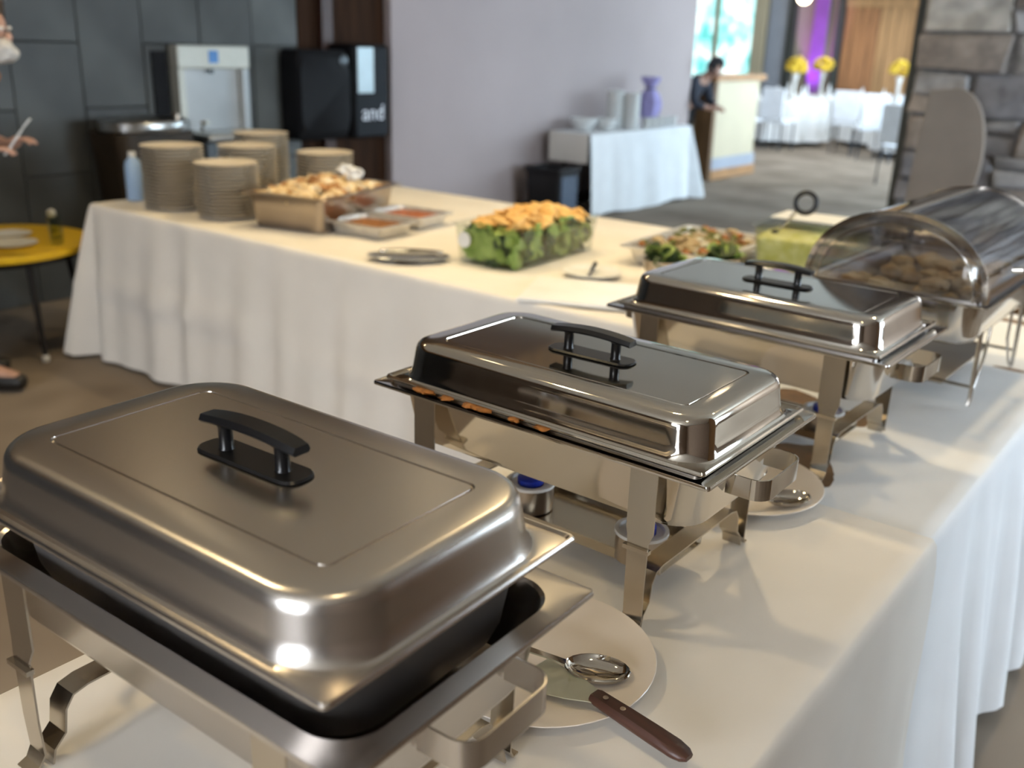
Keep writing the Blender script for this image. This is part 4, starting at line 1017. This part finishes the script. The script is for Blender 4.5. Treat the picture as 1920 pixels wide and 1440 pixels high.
# taupe rounded chair back in front of the stone wall
t = thing('lounge_chair', 'tall rounded taupe chair back rising behind the roll-top chafing dish', 'chair', (-1.55, 6.05, 0), D(8))
bm = bm_new(); prof = []
for i in range(25):
    a = PI * i / 24 - PI / 2
    prof.append((0.0 + 0.205 * max(0, math.cos(a)) ** 0.8, 0.98 + 0.37 * math.sin(a)))
prof += [(-0.12, 1.33), (-0.145, 1.0), (-0.165, 0.55)]
loft(bm, [[(x, -0.045, z) for x, z in prof], [(x * 1.03, -0.03, z) for x, z in prof], [(x * 1.03, 0.03, z) for x, z in prof], [(x, 0.045, z) for x, z in prof]], True, True)
obj('backrest', bm, 'taupe', t, 40)
obj('seat', bx(-0.18, 0.20, -0.02, 0.42, 0.40, 0.56, bev=0.03), 'taupe', t)
for sx in (-0.14, 0.16):
    for yy in (0.02, 0.38):
        bm = bm_new(); tube(bm, [(sx, yy, 0), (sx, yy, 0.41)], 0.02, 8); obj('leg', bm, 'dark_wood', t)

# ------------------------------------------------------------------ people
def skinned(name, pts, edges, m, parent, sub=2):
    me = bpy.data.meshes.new(name)
    keys = list(pts)
    me.from_pydata([pts[k][0] for k in keys], [(keys.index(a), keys.index(b)) for a, b in edges], [])
    o = bpy.data.objects.new(name, me); C.objects.link(o)
    md = o.modifiers.new('skin', 'SKIN')
    for i, k in enumerate(keys):
        r = pts[k][1]; me.skin_vertices[0].data[i].radius = (r, r) if not isinstance(r, tuple) else r
    me.skin_vertices[0].data[0].use_root = True
    md.use_smooth_shade = True
    o.modifiers.new('sub', 'SUBSURF').levels = sub
    o.modifiers['sub'].render_levels = sub
    me.materials.append(MATS[m])
    dg = bpy.context.evaluated_depsgraph_get()
    ev = o.evaluated_get(dg); nm = bpy.data.meshes.new_from_object(ev)
    o.modifiers.clear(); o.data = nm
    nm.polygons.foreach_set('use_smooth', [True] * len(nm.polygons))
    if parent: o.parent = parent
    return o
def person(label, loc, rz, lean, J, shirt, trouser, hair, collar=None, beard=False):
    t = thing('person', label, 'person', loc, rz)
    P = dict(J)
    body = {'pelvis': (P['pelvis'], .11), 'spine': (P['spine'], .105), 'chest': (P['chest'], .12), 'neck': (P['neck'], .05), 'head0': (P['head0'], .062), 'head1': (P['head1'], .088), 'head2': (P['head2'], .072)}
    E_ = [('pelvis', 'spine'), ('spine', 'chest'), ('chest', 'neck'), ('neck', 'head0'), ('head0', 'head1'), ('head1', 'head2')]
    for s in 'lr':
        for k, r in (('sho', .055), ('elb', .040), ('wri', .026), ('palm', (.030, .016)), ('hip', .085), ('knee', .055), ('ank', .038), ('toe', .034)):
            body[k + s] = (P[k + s], r)
        E_ += [('chest', 'sho' + s), ('sho' + s, 'elb' + s), ('elb' + s, 'wri' + s), ('wri' + s, 'palm' + s), ('pelvis', 'hip' + s), ('hip' + s, 'knee' + s), ('knee' + s, 'ank' + s), ('ank' + s, 'toe' + s)]
    skinned('body', body, E_, 'skin', t)
    # fingers
    for s in 'lr':
        w, pm = Vector(P['wri' + s]), Vector(P['palm' + s]); d = (pm - w).normalized()
        side = d.cross(Vector((0, 0, 1))); side = side.normalized() if side.length > .1 else Vector((1, 0, 0))
        nrm = side.cross(d).normalized()
        for k, L in enumerate((.066, .075, .070, .056)):
            b0 = pm + side * (.022 - .0145 * k) - d * .005
            c1 = b0 + d * L * .45 - nrm * .006; c2 = c1 + d * L * .33 - nrm * .016; c3 = c2 + d * L * .20 - nrm * .022
            skinned('finger', {'a': (b0, .0092), 'b': (c1, .0086), 'c': (c2, .0080), 'd': (c3, .0068)}, [('a', 'b'), ('b', 'c'), ('c', 'd')], 'skin', t, 1)
        b0 = w + d * .03 + side * .02
        skinned('thumb', {'a': (b0, .011), 'b': (b0 + side * .022 + d * .022, .0098), 'c': (b0 + side * .028 + d * .05 - nrm * .01, .0085)}, [('a', 'b'), ('b', 'c')], 'skin', t, 1)
    top = {'pelvis': (P['pelvis'], .128), 'spine': (P['spine'], .122), 'chest': (P['chest'], .140), 'nk': (tuple(Vector(P['chest']).lerp(Vector(P['neck']), .7)), .07)}
    E2 = [('pelvis', 'spine'), ('spine', 'chest'), ('chest', 'nk')]
    for s in 'lr':
        top['sho' + s] = (P['sho' + s], .070); top['elb' + s] = (P['elb' + s], .054); top['cuff' + s] = (tuple(Vector(P['elb' + s]).lerp(Vector(P['wri' + s]), .75)), .042)
        E2 += [('chest', 'sho' + s), ('sho' + s, 'elb' + s), ('elb' + s, 'cuff' + s)]
    skinned('shirt', top, E2, shirt, t)
    tr = {'pelvis': (P['pelvis'], .132)}; E3 = []
    for s in 'lr':
        tr['hip' + s] = (P['hip' + s], .102); tr['knee' + s] = (P['knee' + s], .076); tr['ank' + s] = (tuple(Vector(P['ank' + s]) + Vector((0, 0, .02))), .062)
        E3 += [('pelvis', 'hip' + s), ('hip' + s, 'knee' + s), ('knee' + s, 'ank' + s)]
        a, b = Vector(P['ank' + s]), Vector(P['toe' + s])
        hd = (b - a); hd.z = 0; hd.normalize()
        skinned('shoe', {'h': (a - hd * .03 + Vector((0, 0, -.045)), .045), 'm': (a + hd * .07 + Vector((0, 0, -.045)), .047), 't': (a + hd * .17 + Vector((0, 0, -.05)), .036)}, [('h', 'm'), ('m', 't')], 'shoe', t, 2)
    skinned('trousers', tr, E3, trouser, t)
    h1, h2 = Vector(P['head1']), Vector(P['head2'])
    up = (h2 - h1).normalized(); fw = Vector(P['face']).normalized(); sd = up.cross(fw).normalized()
    bm = bm_new(); bmesh.ops.create_icosphere(bm, subdivisions=3, radius=1.0)
    ctr = h1 + up * .035 - fw * .008
    for v in list(bm.verts):
        if v.co.dot(fw) > .55 and v.co.dot(up) < .45: bm.verts.remove(v)
        elif v.co.dot(up) < -.75: bm.verts.remove(v)
    for v in bm.verts:
        k = 1 + .05 * noise.noise(v.co * 6)
        v.co = ctr + (v.co - 0 * up) * .103 * k + up * v.co.dot(up) * .015
    obj('hair', bm, hair, t, 60)
    bm = bm_new()
    nb = h1 + fw * .088 - up * .012
    blob(bm, nb, (.014, .014, .018), 1, .1, 2); obj('nose', bm, 'skin', t, 60)
    for q in (-1, 1):
        bm = bm_new(); blob(bm, h1 + fw * .078 + sd * q * .032 + up * .018, (.012, .012, .008), 1, .05, 2); ey = obj('eye', bm, 'eye_white', t, 60)
        bm = bm_new(); blob(bm, h1 + fw * .088 + sd * q * .032 + up * .018, (.005, .005, .005), 1, .02, 1); obj('pupil', bm, 'eye_dark', ey, 60)
        bm = bm_new(); blob(bm, h1 + sd * q * .090 - fw * .005, (.012, .018, .028), 2, .2, 2); obj('ear', bm, 'skin', t, 60)
    bm = bm_new(); blob(bm, h1 + fw * .080 - up * .05, (.022, .016, .007), 1, .1, 2); obj('mouth', bm, 'lip', t, 60)
    if beard:
        bm = bm_new(); blob(bm, h1 + fw * .050 - up * .075, (.060, .060, .050), 3, .25, 3); obj('beard', bm, hair, t, 60)
    if collar:
        n0 = Vector(P['neck']); bm = bm_new(); tube(bm, [n0 + Vector((.075 * math.cos(a), .075 * math.sin(a), -.02 - .03 * math.cos(a))) for a in [2 * PI * i / 20 for i in range(21)]], .026, 8); obj('scarf', bm, collar, t, 60)
    return t
# local +x is where the person faces
J1 = dict(pelvis=(-0.06, 0, .88), spine=(-0.03, 0, 1.06), chest=(0.05, 0, 1.23), neck=(0.17, 0, 1.37), head0=(0.22, 0, 1.43), head1=(0.25, 0, 1.51), head2=(0.25, 0, 1.585),
          shol=(0.07, .17, 1.30), elbl=(0.02, .22, 1.07), wril=(0.20, .15, 1.03), palml=(0.265, .13, 1.06),
          shor=(0.07, -.17, 1.30), elbr=(0.03, -.21, 1.08), wrir=(0.23, -.17, 1.03), palmr=(0.295, -.15, 1.05),
          hipl=(-0.06, .09, .84), kneel=(-0.02, .10, .47), ankl=(-0.08, .10, .095), toel=(0.05, .11, .05), hipr=(-0.06, -.09, .84), kneer=(0.00, -.10, .47), ankr=(0.10, -.10, .095), toer=(0.25, -.11, .05), face=(1, 0, -0.3))
FACE1 = math.atan2(0.616, 0.787)
person('person with grey hair in dark clothes holding up a fork at the left edge', (-4.39, 1.80, 0), FACE1, 0, J1, 'shirt_dark', 'trousers', 'grey_hair', 'shirt_rust', beard=True)
t = thing('fork', 'pale fork held up by the person at the left edge', 'fork', (-4.39 + .355 * math.cos(FACE1) + 0.14 * math.sin(FACE1), 1.80 + .355 * math.sin(FACE1) - 0.14 * math.cos(FACE1), 1.055), FACE1)
bm = bm_new(); tube(bm, [(-.03, 0, -.03), (.05, 0, .07)], .005, 8); obj('fork_handle', bm, 'paper_white', t, 50)
bm = bm_new(); strip(bm, [(.05, 0, .07), (.065, 0, .088), (.09, 0, .115)], (0, 1, 0), [.008, .02, .02], .003); obj('fork_head', bm, 'paper_white', t)
J2 = dict(pelvis=(-0.05, 0, .84), spine=(0.03, 0, 1.0), chest=(0.14, 0, 1.13), neck=(0.25, 0, 1.22), head0=(0.29, 0, 1.25), head1=(0.34, 0, 1.29), head2=(0.37, 0, 1.35),
          shol=(0.16, .16, 1.15), elbl=(0.22, .20, .92), wril=(0.36, .10, .87), palml=(0.43, .07, .87),
          shor=(0.16, -.16, 1.15), elbr=(0.22, -.20, .92), wrir=(0.36, -.10, .87), palmr=(0.43, -.07, .87),
          hipl=(-0.05, .09, .80), kneel=(-0.02, .10, .46), ankl=(-0.05, .10, .095), toel=(0.08, .11, .05), hipr=(-0.05, -.09, .80), kneer=(-0.02, -.10, .46), ankr=(-0.05, -.10, .095), toer=(0.08, -.11, .05), face=(0.8, 0, -0.6))
person('person with dark hair and black trousers leaning forward beside the cream half wall', (-5.70, 10.64, 0), D(0), 0, J2, 'shirt_navy', 'trousers', 'dark_hair')
